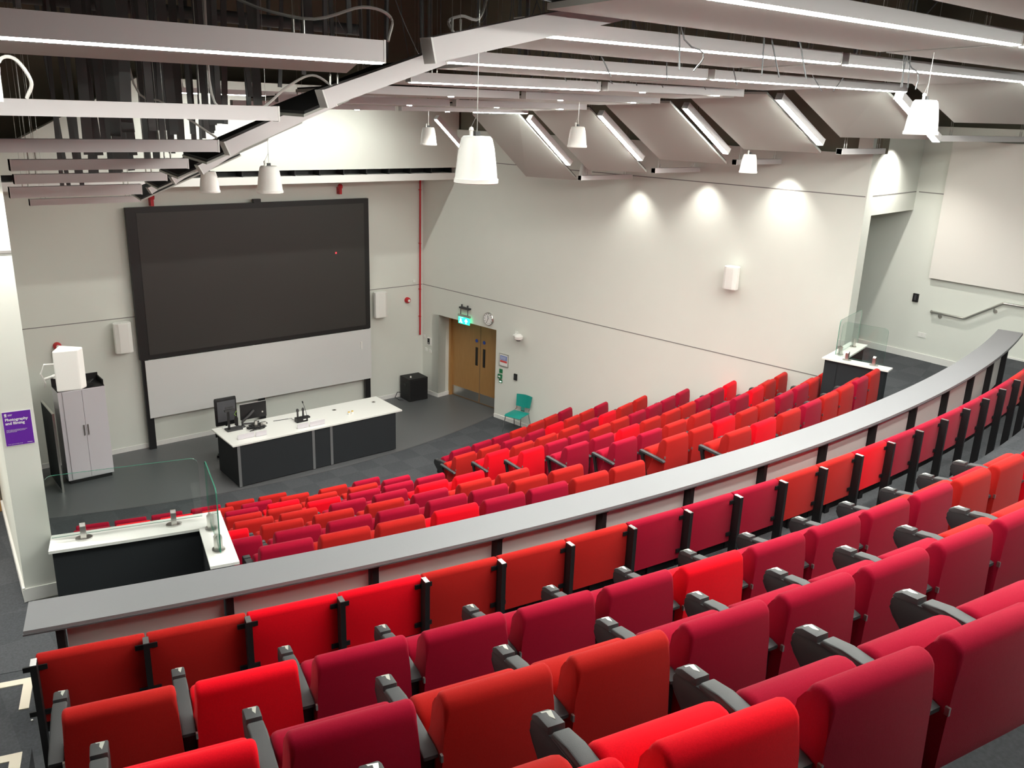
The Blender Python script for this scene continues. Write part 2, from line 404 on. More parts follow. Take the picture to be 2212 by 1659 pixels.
MESH['stand'] = MB().box(-.022, .022, .17, .24, 0.02, .52).box(-.05, .05, .08, .32, 0, .02).box(-.024, .024, .02, .36, .42, .50).mesh('stanchion', 'blackmetal')
MESH['plate'] = MB().box(-.243, -.234, -.050, -.034, .700, .730).mesh('number_plate', 'steel')
def build_seat(c, c2=None, name='auditorium_seat', left_arm=True, right_arm=False, upper=False):
    t = thing(name, '', 'seat')
    link('backrest', MESH['back'+c], t)
    link('seat_pan', MESH['pan'+(c2 or c)], t)
    n = link('number_plate', MESH['plate'], t)
    def arm(x):
        a = link('armrest', MESH['armpanel'], t); a.location.x = x
        for nm, k in (('arm_pad', 'armpad'), ('arm_cap', 'armcap'), ('hinge_plate', 'glint'))[:3 if upper else 2]: link(nm, MESH[k], a)
        if not upper: a.scale = (1, .84, .95)
        l = link('stanchion', MESH['stand'], t); l.location.x = x
    if left_arm: arm(-.27)
    if right_arm: arm(.27)
    return t
# slim aisle arm: short pad on an angled steel leg
MESH['aislepad'] = MB().prism([(-.06, .655), (.33, .690), (.345, .705), (.33, .722), (-.05, .690), (-.075, .672)], -.026, .026, .008, 2).mesh('arm_pad', 'rubber', True)
MESH['aisleleg'] = MB().hexa([Vector(p) for p in ((-.015, .10, 0), (.015, .10, 0), (.015, .14, 0), (-.015, .14, 0), (-.015, .29, .69), (.015, .29, .69), (.015, .33, .69), (-.015, .33, .69))]).box(-.045, .045, .03, .24, 0, .015).box(-.02, .02, .27, .34, .645, .70).mesh('arm_leg', 'blackmetal')
protos = {}
def proto(c, c2, kind):
    k = (c, c2, kind)
    if k not in protos:
        if kind == 'aisle':
            t = build_seat(c, c2, left_arm=False)
            a = link('armrest', MESH['aislepad'], t); a.location.x = -.275
            l = link('arm_leg', MESH['aisleleg'], t); l.location.x = -.275
        else:
            t = build_seat(c, c2, right_arm=(kind == 'both'), upper=(kind == 'upper'))
        protos[k] = t; index_kids()
    return protos[k]
used = set()
CN = {'O': 'brick-red', 'R': 'bright scarlet', 'C': 'crimson'}
def put_seat(c, c2, kind, theta, R, z, label, group):
    p = proto(c, c2, kind); key = (c, c2, kind)
    loc = pol(R, theta, z); rz = math.radians(theta)
    if key not in used:
        used.add(key); p.location = loc; p.rotation_euler = (0, 0, rz); p['label'] = label; p['group'] = group
        return p
    return dup(p, loc, rz, label, group)
HALF = .215
ROWN = ['front', 'second', 'third', 'fourth', 'fifth', 'sixth', 'seventh', 'eighth']
RIGHT = {0: ([16.17, 14.30, 12.64, 10.71, 9.0, 7.28, 5.5], 'COOOCCC'),
 1: ([15.76, 14.01, 12.38, 10.65, 8.85, 6.85, 5.05, 3.26], 'COORCCOO'),
 2: ([15.45, 13.65, 11.82, 10.09, 8.36, 6.50, 4.77, 3.06], 'OORCOOOR'),
 3: ([15.15, 13.43, 11.96, 10.38, 8.89, 7.38, 5.75, 4.28, 2.75], 'CCCCOOCCR'),
 4: ([15.0, 13.47, 11.97, 10.53, 9.16, 7.57, 6.01, 4.31, 2.75], 'RCCOOORCC'),
 5: ([14.84, 13.38, 12.03, 10.54, 8.86, 7.34, 5.64, 4.09, 2.66], 'OORCCOOCC'),
 6: ([13.30, 11.91, 10.71, 9.30, 7.80, 6.51, 5.03, 3.73, 2.37], 'OOCCOOROO'),
 7: ([11.45, 10.20, 8.87, 7.62, 6.37, 5.01, 3.57, 2.27], 'OCOOCORO')}
LEFT = {7: ([-2.2, -3.46, -4.75, -6.0, -7.25, -8.58, -9.83, -11.06], 'OOCCROOC'),
 6: ([-2.29, -3.62, -4.96, -6.26, -7.66, -8.95, -10.25, -11.67], 'OOCCCCCC'),
 5: ([-2.44, -3.93, -5.51, -7.0, -8.58, -10.06, -11.57], 'OOCOOOR'),
 4: ([-2.52, -4.06, -5.69, -7.23, -8.91, -10.35, -11.95], 'RRCCOOO'),
 3: ([-2.62, -4.09, -5.55, -7.18, -8.68, -10.16, -11.7], 'CCCROOC'),
 2: ([-2.73, -4.38, -6.29, -7.98, -9.7, -11.4, -13.1], 'COORCCC'),
 1: ([-2.84, -4.64, -6.6, -8.42, -10.2, -12.0, -13.8, -15.5], 'COOCORRC'),
 0: ([-6.82, -8.56, -10.3, -12.2, -13.91, -15.64], 'OOCCCC')}
for side, D_ in (('right', RIGHT), ('left', LEFT)):
    for k in range(8):
        ang, cols = D_[k]; R = RB0+k*DR
        n = len(ang)
        for i, a in enumerate(ang):
            th = a-math.degrees(HALF/R)
            pos = (n-i) if side == 'right' else (i+1)
            c = cols[i]
            kind = 'plain'
            if side == 'right' and i == n-1 and k > 0: kind = 'aisle'
            if side == 'left' and i == 0: kind = 'both'
            put_seat(c, c, kind, th, R, RISE*k if k else .006,
                     f'{CN[c]} seat, {ORD[pos]} from the centre aisle, {ROWN[k]} row of the lower {side} block',
                     f'red seats in the lower {side} block')
# upper tier: regular rows behind the bench
UP = {1: ([(372.5, 1486), (633, 1426.6), (868, 1375.4), (1093.5, 1324.8), (1275, 1276.7), (1445, 1236), (1600.6, 1186.7), (1735.7, 1151), (1851, 1116.4), (1958, 1075.5), (2047.6, 1041.7), (2129, 1010)], 4.66, 'ORCCCCRCCCCOOR', 'ORCCCCRCCCOORO', 'first'),
      2: ([(549.7, 1594.8), (888, 1525.5), (1190, 1435), (1432.4, 1366.4), (1644.3, 1302), (1839, 1238.4), (1997, 1184.7), (2132, 1133)], 5.12, 'RCOOCCCCCO', 'RCOOCCCCOO', 'second'),
      3: ([(1333, 1641), (1716, 1516.5), (2004, 1405)], 5.62, 'CCRRCCC', 'CCORCCC', 'third')}
def unproj(px, py, z):
    d = rt*((px-1106)/FPX)-up*((py-829.5)/FPX)+fw
    t = (z-CAMH)/d.z; return Vector((d.x*t, d.y*t, z))
def theta_of(P): return math.degrees(math.atan2(P.x-C0[0], C0[1]-P.y)), math.hypot(P.x-C0[0], P.y-C0[1])
UPFLOOR = {1: UZ[1], 2: UZ[2], 3: UZ[3]}
def rowcirc(k):
    """mean pitch angle, first angle and a gentle radius trend measured for one upper row"""
    pts, z, *_ = UP[k]
    tr = [theta_of(unproj(x, y, z)) for x, y in pts]
    n = len(tr); xs = list(range(n)); mx = sum(xs)/n
    def fit(v): mv = sum(v)/n; b = sum((x-mx)*(q-mv) for x, q in zip(xs, v))/sum((x-mx)**2 for x in xs); return mv-b*mx, b
    return fit([t[0] for t in tr]), fit([t[1] for t in tr])
for k in (1, 2, 3):
    (a0, da), (r0, dr) = rowcirc(k)
    z = UP[k][1]; n = len(UP[k][0]); cols, pans = UP[k][2], UP[k][3]
    start = -2 if k == 3 else 0
    if k == 3: r0, dr = sum((r0, r0+dr, r0+2*dr))/3, 0
    for j in range(len(cols)):
        i = j+start
        th = a0+da*i; R = r0+dr*i
        th -= math.degrees(HALF/R)
        zf = z-.95
        put_seat(cols[j], pans[j], 'upper', th, R, zf,
                 f'{CN[cols[j]]} seat, {ORD[j+1]} from the left end of the {UP[k][4]} armchair row behind the bench',
                 'red seats in the upper tier')

# long bench of fixed backs facing the counter
BZ = 3.39; BR = 26.27
bench_cols = ['O', 'O', 'R', 'R', 'O', 'O', 'O', 'C', 'C', 'C', 'O', 'O', 'R', 'C', 'C', 'C', 'C', 'C', 'C', 'O', 'C', 'O']
def bench_meshes(c):
    prof = [(.030, .50), (.080, .50), (.098, .60), (.098, .87)]+arc_pts(.062, .872, .036, 0, 180, 7)+[(.026, .7)]
    pan = [(.15, .36), (.24, .36), (.26, .5), (.25, .60), (.20, .63), (.15, .60)]
    return (MB().prism(prof, -.268, .268, .010, 2).mesh('backrest', 'red'+c, True, 50), MB().prism(pan, -.21, .21, .025, 2).mesh('seat_pan', 'red'+c, True, 50))
BM = {c: bench_meshes(c) for c in 'ORC'}
UPR = MB().box(-.016, .016, -.045, .026, 0, .905).mesh('upright', 'blackmetal')
cap = MB().box(-.015, .015, -.043, .025, .905, .909).mesh('steel_cap', 'steeltop')
BRK = MB().box(-.058, .058, .018, .030, .835, .865).mesh('bracket', 'blackmetal'); BRK2 = MB().box(-.058, .058, .018, .030, .555, .585).mesh('bracket', 'blackmetal')
BEAM = MB().box(-.268, .268, .08, .13, .40, .47).box(-.03, .03, .06, .26, .38, .5).mesh('seat_beam', 'blackmetal')
bench_protos = {}
def bench_proto(c):
    if c not in bench_protos:
        t = thing('bench_seat', '', 'seat')
        link('backrest', BM[c][0], t); link('seat_pan', BM[c][1], t); link('seat_beam', BEAM, t)
        u = link('upright', UPR, t); u.location.x = -.274
        link('steel_cap', cap, u); link('bracket', BRK, u); link('bracket', BRK2, u)
        bench_protos[c] = t; index_kids()
    return bench_protos[c]
bused = set()
BP = math.degrees(.552/BR)
for j, c in enumerate(bench_cols):
    left = -15.50+j*1.191
    th = left+.6
    lab = f'{CN[c]} bench seat back between black uprights, {ORD[j+1]} from the left along the counter'
    p = bench_proto(c); loc = pol(BR, th, BZ); rz = math.radians(th)
    if c not in bused:
        bused.add(c); p.location = loc; p.rotation_euler = (0, 0, rz); o = p
        p['label'] = lab; p['group'] = 'bench seats behind the long counter'
    else: o = dup(p, loc, rz, lab, 'bench seats behind the long counter')

# long curved counter
t = thing('writing_counter', 'long curved grey writing counter on black posts across the middle of the hall', 'counter', pol(25.4, -.5, BZ))
def toloc(mb, o): bmesh.ops.translate(mb.bm, vec=-Vector(o.location), verts=mb.bm.verts); return mb
ct = MB().sector(C0, 25.36, 25.70, -15.75, 14.95, 4.128, 4.150, 90); toloc(ct, t).obj('countertop', 'grey', t)
ce = MB().sector(C0, 25.355, 25.705, -15.76, 14.96, 4.118, 4.128, 90); toloc(ce, t).obj('counter_edge', 'edge', t)
pa = [-15.35+i*2.19 for i in range(14)]
for i, a in enumerate(pa):
    q = MB(); R0_ = pol(25.585, a, 0); mz = Matrix.Translation(R0_) @ Matrix.Rotation(math.radians(a), 4, 'Z')
    q.box(-.022, .022, -.06, .05, BZ, 4.118, mz); q.box(-.035, .035, -.09, .12, BZ, BZ+.012, mz); q.box(-.02, .02, -.08, .2, 4.085, 4.118, mz)
    toloc(q, t).obj('post', 'blackmetal', t)
    if i < 13:
        q = MB().sector(C0, 25.555, 25.575, a+.07, a+2.12, 3.50, 4.105, 6); toloc(q, t).obj('modesty_board', 'modesty', t)

# ------------------------------------------------------------------ wheelchair-bay barriers with glass
def barrier(side):
    s = 1 if side == 'right' else -1
    A = lambda d: -.5+s*d if side == 'right' else -.5-d
    def sec(mb, r0, r1, d0, d1, z0, z1, n=8):
        a, b = sorted((A(d0), A(d1))); mb.sector(C0, r0, r1, a, b, z0, z1, n); return mb
    R1, R2, R3 = 23.20, 23.50, 24.22
    d0, d1 = 12.05, 15.45
    base = pol(R1, A(d0), 3.0)
    t = thing('bay_barrier', f'dark L-shaped dwarf wall with white top at the {"left" if s<0 else "right"} end of the counter', 'barrier', base)
    b = MB(); sec(b, R1+.04, R2-.05, d0+.08, d1-.05, 2.2, 3.53); sec(b, R2-.06, R3-.06, d0+.08, d0+.50, 2.2, 3.53, 3)
    toloc(b, t).obj('barrier_panel', 'darkpanel', t)
    b = MB(); sec(b, R1, R2, d0, d1, 3.53, 3.555); sec(b, R2-.005, R3, d0, d0+.54, 3.53, 3.555, 3)
    toloc(b, t).obj('barrier_top', 'white', t)
    z0, z1 = 3.60, 4.16
    def pane(p0, p1, nm, lab):
        p0, p1 = Vector(p0), Vector(p1); L = (p1-p0).length; ez = (p1-p0).normalized(); nn = Vector((-ez.y, ez.x, 0))
        h = z1-z0; r = .06
        out = [(0, 0), (L, 0)]+[(L-r+r*math.cos(a), h-r+r*math.sin(a)) for a in (0, PI/6, PI/3, PI/2)]+[(r-r*math.sin(a), h-r+r*math.cos(a)) for a in (0, PI/6, PI/3, PI/2)]
        g = thing('glass_screen', lab, 'glass screen', (p0.x, p0.y, z0))
        mb = MB(); th = .005
        a = [mb.bm.verts.new(ez*u+Vector((0, 0, v))-nn*th) for u, v in out]; c = [mb.bm.verts.new(ez*u+Vector((0, 0, v))+nn*th) for u, v in out]
        mb.bm.faces.new(a); mb.bm.faces.new(c[::-1])
        mb.obj('pane', 'glass', g)
        mb = MB(); k = len(out)
        a = [mb.bm.verts.new(ez*u+Vector((0, 0, v))-nn*th) for u, v in out]; c = [mb.bm.verts.new(ez*u+Vector((0, 0, v))+nn*th) for u, v in out]
        for i in range(k): mb.bm.faces.new((a[i], a[(i+1) % k], c[(i+1) % k], c[i]))
        mb.obj('pane_edge', 'glassedge', g)
        for f in (.2, .8):
            q = p0.lerp(p1, f)-Vector((p0.x, p0.y, z0)); q.z = 3.555-z0
            ang = math.atan2(ez.y, ez.x)
            c_ = thing('c', '', '')
            cm = MB().lathe([(.052, 0), (.052, .012), (.03, .014)], 20, sx=1.3)
            for sg in (-1, 1):
                cm.hexa([Vector(v) for v in ((-.022, sg*.007, .012), (.022, sg*.007, .012), (.022, sg*.033, .012), (-.022, sg*.033, .012), (-.022, sg*.007, .15), (.022, sg*.007, .15), (.022, sg*.033, .125), (-.022, sg*.033, .125))])
            bpy.data.objects.remove(c_)
            o = cm.obj('glass_clamp', 'steel', g, True, 30); o.location = q; o.rotation_euler = (0, 0, ang)
    Rm = (R1+R2)/2
    wrd = 'left' if s < 0 else 'right'
    pane(pol(Rm, A(d1-.05 if s < 0 else d0+.40)), pol(Rm, A(d0+.42 if s < 0 else d1-.25)), 'g', f'rounded clear glass screen facing the stage on the {wrd} dwarf wall')
    pane(pol(Rm+.06, A(d0+.30)), pol(R3-.12, A(d0+.30)), 'g', f'clear glass screen facing the seats on the {wrd} dwarf wall')
barrier('left'); barrier('right')

# nosing strips on the left aisle
def nosing(R, z, lab, a0, a1, leg):
    q = MB().sector(C0, R, R+.06, a0, a1, z, z+.006, 6); q.sector(C0, R+.06, R+leg, a1-.13, a1, z, z+.006, 2)
    tag(q.obj('step_marking', 'tape'), lab, 'floor marking', 'cream step markings')
nosing(25.02, 3.39, 'cream L-shaped step marking on carpet beside the end of the bench', -18.5, -15.95, .34)
nosing(26.02, (UZ[0]+UZ[1])/2, 'upper cream step marking of the close pair, on the left aisle', -18.5, -15.85, .3)
nosing(26.47, 3.74, 'lower cream step marking of the close pair, at the bottom left corner', -18.5, -15.95, .34)

# ------------------------------------------------------------------ ceiling
def spot(p, e, size, blend=.9, col=(1, .97, .9)):
    l = bpy.data.lights.new('spot_lamp', 'SPOT'); l.energy = e; l.spot_size = math.radians(size); l.spot_blend = blend; l.color = col; l.shadow_soft_size = .03
    o = bpy.data.objects.new('spot_lamp', l); COL.objects.link(o); o.location = p
    return o
YS = [.1, 1.57, 3.04, 4.51, 5.98, 7.5, 8.96, 10.49, 11.93]
ZS = [7.95, 7.84, 7.73, 7.62, 7.50, 7.38, 7.27, 7.15, 7.06]
ROWC = {y: ORD[len(YS)-i] for i, y in enumerate(YS)}
def fixture(p0, p1, h, lit, label, depth=.09, rods=True, dl=()):
    """box luminaire from p0 to p1 (points on lower front edge); body rises h, goes back depth in y"""
    p0, p1 = Vector(p0), Vector(p1)
    t = thing('linear_light', label, 'ceiling light', p0, 0, 'white linear lights')
    d = p1-p0; L = d.length; e = d.normalized(); n = Vector((-e.z, 0, e.x))
    if n.z < 0: n = -n
    def B(mb, a0, a1, y0, y1, h0, h1):
        pts = [e*a+Vector((0, y, 0))+n*z for z in (h0, h1) for a, y in ((a0, y0), (a1, y0), (a1, y1), (a0, y1))]
        mb.hexa(pts); return mb
    B(MB(), 0, L, 0, depth, 0.004, h).obj('housing', 'fix', t)
    for a in (0, L-.012): B(MB(), a, a+.012, -.003, depth+.003, 0, h+.003).obj('end_cap', 'trimwhite', t)
    if lit:
        B(MB(), L*lit[0]+.02, L*lit[1]-.02, .004, depth-.02, -.006, .006).obj('diffuser', 'led', t)
    for f in dl:
        c = e*(L*f); MB().lathe([(.036, -.004), (.036, .008)], 16, (c.x, depth/2, c.z)).obj('downlight', 'led', t)
        spot(Vector(p0)+c+Vector((0, depth/2, -.02)), 75, 118, 1.0)
    if rods:
        for f in (.12, .88):
            q = MB()
            for dx in (-.03, .03):
                c = e*(L*f)+n*h+Vector((dx, depth/2, 0)); q.tube([c, c+Vector((0, 0, .07))], .008, 6); q.tube([c+Vector((0, 0, .07)), Vector((c.x, c.y, 9.5-p0.z))], .0022, 4)
            q.obj('suspension', 'steel', t)
    return t
for i, (y, z) in enumerate(zip(YS, ZS)):
    i -= 1
    xa, xb = 4.78, 9.97
    if i < 0: xa, xb = 2.0, 12.4  # unseen row continuing the pattern, added to fill the seat backs with light
    if i == 3: xa, xb = 4.15, 11.33
    if i == 2: xa, xb = 3.70, 12.0
    if i == 1: xa, xb = 3.0, 12.4
    if i == 0: xa, xb = 2.6, 12.4
    lit = (0, 1) if i <= 4 else None
    litr = (0, 1) if i <= 3 else (.55, 1) if i == 7 else None
    fixture((xa, y, z-.02), (7.33, y, z), .095, lit, f'white linear light left of the middle gap, {ROWC[y]} row from the screen wall', dl=((.3, .75) if i >= 6 else (.6,) if i == 5 else ()))
    fixture((7.44, y, z), (xb, y, z+.02), .095, litr, f'white linear light right of the middle gap, {ROWC[y]} row from the screen wall', dl=((.35,) if i == 7 else (.3, .8) if i == 6 else (.25, .8) if i in (4, 5) else ()))
# sloping side lights: upper (inner) end, lower (outer) end
ROWC[14.9] = 'nearest'
ROWC[7.3] = ROWC[7.5]
DS = {11.93: ((10.02, 6.98), (11.01, 6.20)), 10.49: ((10.31, 7.09), (11.35, 6.37)), 8.96: ((10.58, 7.24), (11.68, 6.57)), 7.5: ((10.82, 7.39), (12.0, 6.78)), 5.98: ((11.22, 7.43), (12.44, 6.90)), 14.9: ((10.1, 6.9), (10.9, 6.2))}
for y, (a, b) in DS.items():
    fixture((a[0], y, a[1]), (b[0], y, b[1]), .10, (0, 1), f'lit sloping light in the right-hand ceiling gap, {ROWC[y]} row from the screen wall', .11, rods=False)
fixture((4.9, 15.9, 7.22), (9.8, 15.9, 7.22), .09, (0, 1), 'added hidden strip light washing the bulkhead above the screen wall')  # hidden fixture, added to brighten the bulkhead
LS = {4.40: ((2.97, 7.38), (4.77, 7.80), .14), 5.90: ((3.06, 7.11), (4.10, 7.46), .125), 7.42: ((2.92, 6.69), (3.95, 7.12), .12), 8.96: ((3.24, 6.41), (3.75, 6.70), .10), 10.49: ((3.46, 6.18), (3.9, 6.44), .09), 11.93: ((3.62, 5.93), (4.1, 6.2), .09)}
names = ['nearest the camera', 'second nearest the camera', 'third nearest the camera', 'fourth nearest the camera', 'fifth nearest the camera', 'furthest from the camera']
for (y, (a, b, h)), nm in zip(LS.items(), names):
    fixture((a[0], y, a[1]), (b[0], y, b[1]), h, None, f'sloping light housing at the left-hand ceiling edge, {nm}', .11, rods=(y < 7))
# horizontal lights by the walls
WR = {11.93: (11.3, 12.66, 5.93), 10.49: (11.69, 12.9, 6.16), 8.96: (11.91, 13.15, 6.40), 7.3: (12.2, 13.45, 6.66), 5.98: (12.44, 15.5, 6.91)}
for y, (a, b, z) in WR.items():
    fixture((a, y, z), (b, y, z), .085, None, f'short unlit white light housing by the right wall, {ROWC.get(y, "seventh")} row from the screen wall', .09, rods=True)
WL = {4.51: (-1.5, 2.71, 7.37, .12, (0, 1)), 5.98: (-1.5, 2.73, 7.01, .10, None), 7.38: (-.9, 2.82, 6.72, .10, None), 8.96: (1.52, 3.10, 6.47, .10, None), 10.49: (1.80, 3.37, 6.22, .10, None), 11.93: (1.98, 3.50, 5.93, .13, None), 13.4: (2.45, 3.91, 5.67, .09, None)}
for (y, (a, b, z, h, lit)), nm in zip(WL.items(), ['lit, nearest the camera', 'second nearest the camera', 'third nearest the camera', 'fourth nearest the camera', 'fifth nearest the camera', 'sixth nearest the camera', 'lowest, above the screen corner']):
    fixture((a, y, z), (b, y, z), h, lit, f'long white light housing at the left ceiling side, {nm}', .09, rods=True)
# panels
def panel(p4, label, th=.035):
    c = sum((Vector(p) for p in p4), Vector())/4
    t = thing('ceiling_panel', label, 'ceiling panel', c, 0, 'ceiling panels')
    lo = [Vector(p)-c for p in p4]
    MB().hexa(lo+[v+Vector((0, 0, th)) for v in lo]).obj('panel_face', 'panel', t)
    MB().hexa([v*.985+Vector((0, 0, th)) for v in lo]+[v*.985+Vector((0, 0, th+.02)) for v in lo]).obj('panel_back', 'panelback', t)
    return t
PQ = [('A', 13.2, 12.15, (9.72, 7.03), (9.94, 7.05), (11.04, 5.91), (11.40, 5.92), 'nearest the screen wall'),
      ('B', 11.7, 10.7, (9.86, 7.14), (10.24, 7.18), (11.24, 6.14), (11.70, 6.16), 'second from the screen wall'),
      ('C', 10.25, 9.2, (10.09, 7.29), (10.46, 7.31), (11.52, 6.41), (11.97, 6.40), 'third from the screen wall'),
      ('D', 8.75, 7.7, (10.30, 7.43), (10.75, 7.46), (11.78, 6.66), (12.29, 6.66), 'fourth from the screen wall'),
      ('E', 7.25, 6.2, (10.61, 7.57), (11.14, 7.55), (12.02, 6.91), (12.64, 6.93), 'fifth from the screen wall'),
      ('F', 5.8, 4.7, (10.94, 7.66), (11.40, 7.68), (12.37, 7.17), (13.0, 7.18), 'sixth from the screen wall')]
LP = {'A': (3.54, 5.82, 1.4, .57), 'B': (3.32, 6.10, 1.4, .57), 'C': (3.06, 6.35, 1.4, .57), 'D': (2.82, 6.60, 1.4, .57), 'E': (3.02, 7.04, 1.1, .42)}
for nm, yl, yr, TL, TR, BL, BR_, lab in PQ:
    panel([(TL[0], yl, TL[1]), (TR[0], yr, TR[1]), (BR_[0], yr, BR_[1]), (BL[0], yl, BL[1])], f'grey sloping ceiling panel on the right side, {lab}')
    if nm in LP:
        x, z, dx, dz = LP[nm]
        panel([(x+.15, yl, z), (x, yr, z), (x+dx, yr, z+dz), (x+dx+.15, yl, z+dz)], f'dark-backed sloping ceiling panel on the left side, {lab}', .02)
for i in range(len(YS)-1):
    if YS[i] < 1: continue
    y0, y1 = YS[i]+.10, YS[i+1]-.34
    z0, z1 = ZS[i]+.01, ZS[i+1]+.08
    xa, xb = (4.85, 9.9) if i >= 4 else (4.2-.3*(4-i), 11.0)
    nm = ORD[len(YS)-1-i]
    for a, b, sd in ((xa, 7.33, 'left'), (7.44, xb, 'right')):
        panel([(a, y0, z0), (b, y0, z0), (b, y1, z0-.03), (a, y1, z0-.03)], f'flat beige ceiling panel just {sd} of the middle gap, {nm} from the screen wall')
panel([(.2, 4.62, 7.37), (2.6, 4.62, 7.37), (3.0, 5.5, 7.34), (.2, 5.5, 7.34)], 'flat beige ceiling panel behind the nearest lit light at top left')
# hanging straps and struts in the ceiling void
hp = MB().box(-.035, .035, -.004, .004, 0, 2.95).mesh('hanger_strap', 'hangdark')
hq = MB().box(-.02, .02, -.02, .02, 0, 2.2).mesh('hanger_channel', 'hanger')
random.seed(3)
for i in range(54):
    y = random.uniform(6.6, 14.2); x = xl(y)+.7+random.random()*2.1
    zb = max(5.98+.165*(12.5-y), 5.98+.165*(12.5-y)+(x-xl(y)-1.2)*.42)+.04
    o = link('hanger_strap', hp); o.location = (x, y, zb); o.scale.z = (9.5-o.location.z)/2.95; o.rotation_euler = (random.uniform(-.06, .06), random.uniform(-.06, .06), random.uniform(-.7, .7)); o.scale.x = random.uniform(.7, 1.5)
    tag(o, 'dark metal strap hanging in the open ceiling void', 'hanger', 'straps in the ceiling void')
for i in range(26):
    y = random.uniform(5.2, 15.5); x = random.uniform(1.2, 11.8)
    o = link('hanger_channel', hq); o.location = (x, y, 7.72); o.rotation_euler = (random.uniform(-.03, .03), random.uniform(-.03, .03), random.uniform(0, 1.5))
    o.scale.z = .82
    tag(o, 'pale steel channel hanging in the open ceiling void', 'hanger', 'channels in the ceiling void')
for i in range(34):
    y = random.choice(YS[3:-1])+random.uniform(-.35, -.1); x = random.uniform(4.9, 9.9)
    p = Vector((x, y, 7.45+.0)); q = p+Vector((random.uniform(-.7, .7), random.uniform(-.05, .2), random.uniform(.3, 1.2)))
    mid = (p+q)/2+Vector((random.uniform(-.2, .2), 0, random.uniform(-.1, .2)))
    o = MB().tube(curve_pts([p, mid, q, Vector((q.x, q.y, 8.9)), Vector((q.x, q.y, 9.5))], 4), .006, 5).obj('ceiling_cable', 'hanger')
    tag(o, 'thin cable looping in the ceiling void above the middle lights', 'cable', 'cables above the middle lights')
# beams and ducts in the void
for i, (p, q, r, mt_, lab) in enumerate([((0, 7.5, 8.7), (6, 6.2, 8.1), .09, 'hanger', 'long grey duct crossing the void at top left'), ((5.4, 8, 8.6), (6.5, 12, 8.9), .10, 'hangdark', 'dark pipe crossing the void above the left lights'),
        ((1, 12, 8.2), (7, 12.4, 8.2), .08, 'hangdark', 'dark pipe running across the void towards the middle'), ((3, 5.5, 9.0), (9, 7, 8.8), .12, 'hangdark', 'thick dark duct high in the void'), ((6, 4, 9.1), (12, 9, 9.15), .12, 'hangdark', 'thick dark duct high over the right lights')]):
    o = MB().tube([p, q], r, 12).obj('ceiling_duct', mt_, None, True); tag(o, lab, 'duct')
for pts, lab in [([(2.75, 4.55, 7.49), (2.8, 4.6, 7.62), (2.62, 4.6, 7.66), (2.3, 4.7, 7.58), (1.9, 5, 7.75), (1.5, 5.4, 8.3), (1.5, 5.4, 9.49)], 'white flex looping up from the nearest lit left light'),
        ([(3.16, 4.45, 7.53), (3.13, 4.5, 7.62), (3.22, 4.5, 7.66), (3.45, 4.6, 7.7), (3.8, 5, 8.2), (3.8, 5.2, 9.49)], 'white flex looping over the nearest sloping light'),
        ([(3.15, 5.95, 7.25), (3.0, 6, 7.33), (2.8, 6.0, 7.24), (2.62, 6.02, 7.1), (2.45, 6.05, 7.10), (2.30, 6.1, 7.18), (2.3, 6.1, 8), (2.3, 6.1, 9.49)], 'white S-shaped flex left of the second sloping light'),
        ([(.85, 5.0, 7.1), (.86, 5.0, 7.28), (.93, 5.0, 7.3), (1.0, 5.05, 7.2), (.98, 5.1, 7.12)], 'white flex loop at the far left under the lit light'),
        ([(2.85, 7.5, 6.83), (2.7, 7.6, 6.95), (2.5, 7.7, 7.1), (2.3, 7.9, 7.4), (2.3, 7.9, 9.49)], 'white flex above the third left light housing')]:
    o = MB().tube(curve_pts(pts), .009, 6).obj('flex_cable', 'cable', None, True); tag(o, lab, 'cable')

# downlights washing the walls, plus an added lobby lamp
for y, e in ((11.93, 30), (10.45, 34), (8.92, 46)): spot((xr(y)-.28, y-.12, 6.0+(11.93-y)*.157), e, 92, 1.0)
spot((14.2, 7.3, 6.85), 80, 130, 1.0)
spot((1.0, 7.25, 6.68), 40, 120)
spot((-.7, 8.4, 5.9), 160, 140, 1.0)  # unseen lamp added to brighten the dark left lobby

# pendant speakers
def pendant(loc, label):
    t = thing('pendant_speaker', label, 'pendant speaker', loc, 0, 'white bell pendants')
    MB().lathe([(.02, .29), (.085, .288), (.098, .275), (.112, .22), (.126, .12), (.134, .04), (.136, .030), (.142, .028), (.142, .004), (.136, 0), (.02, 0)], 28, cap=True).obj('shell', 'speaker', t, True, 35)
    MB().lathe([(.011, .288), (.012, .32), (.016, .325), (.012, .34), (.004, .345)], 12, (-.045, 0, 0)).obj('gland', 'speaker', t, True)
    MB().box(-.018, .018, -.012, .012, .288, .318).obj('connector', 'rubber', t)
    MB().tube([(0, 0, .318), (0, 0, 9.5-loc[2])], .0028, 5).tube([(-.045, 0, .345), (0, 0, .42)], .002, 5).obj('wire', 'steel', t)
for loc, lab in [((3.39, 4.55, 6.69), 'largest white bell pendant, hanging near the middle of the photo'), ((7.65, 3.86, 7.05), 'white bell pendant hanging at the right, in front of the lit slope light'),
        ((4.06, 9.23, 6.18), 'white bell pendant above the screen, right of its smaller neighbour'), ((4.52, 12.3, 5.89), 'small white bell pendant above the left part of the screen'),
        ((8.40, 12.63, 6.52), 'small white bell pendant in front of the bright bulkhead'), ((8.86, 9.48, 6.65), 'white bell pendant before the right-hand grey ceiling panels'),
        ((11.85, 8.67, 6.30), 'white bell pendant close to the right wall under the panels'), ((12.0, 12.55, 5.90), 'smallest white bell pendant, low beside the right wall')]:
    pendant(loc, lab)

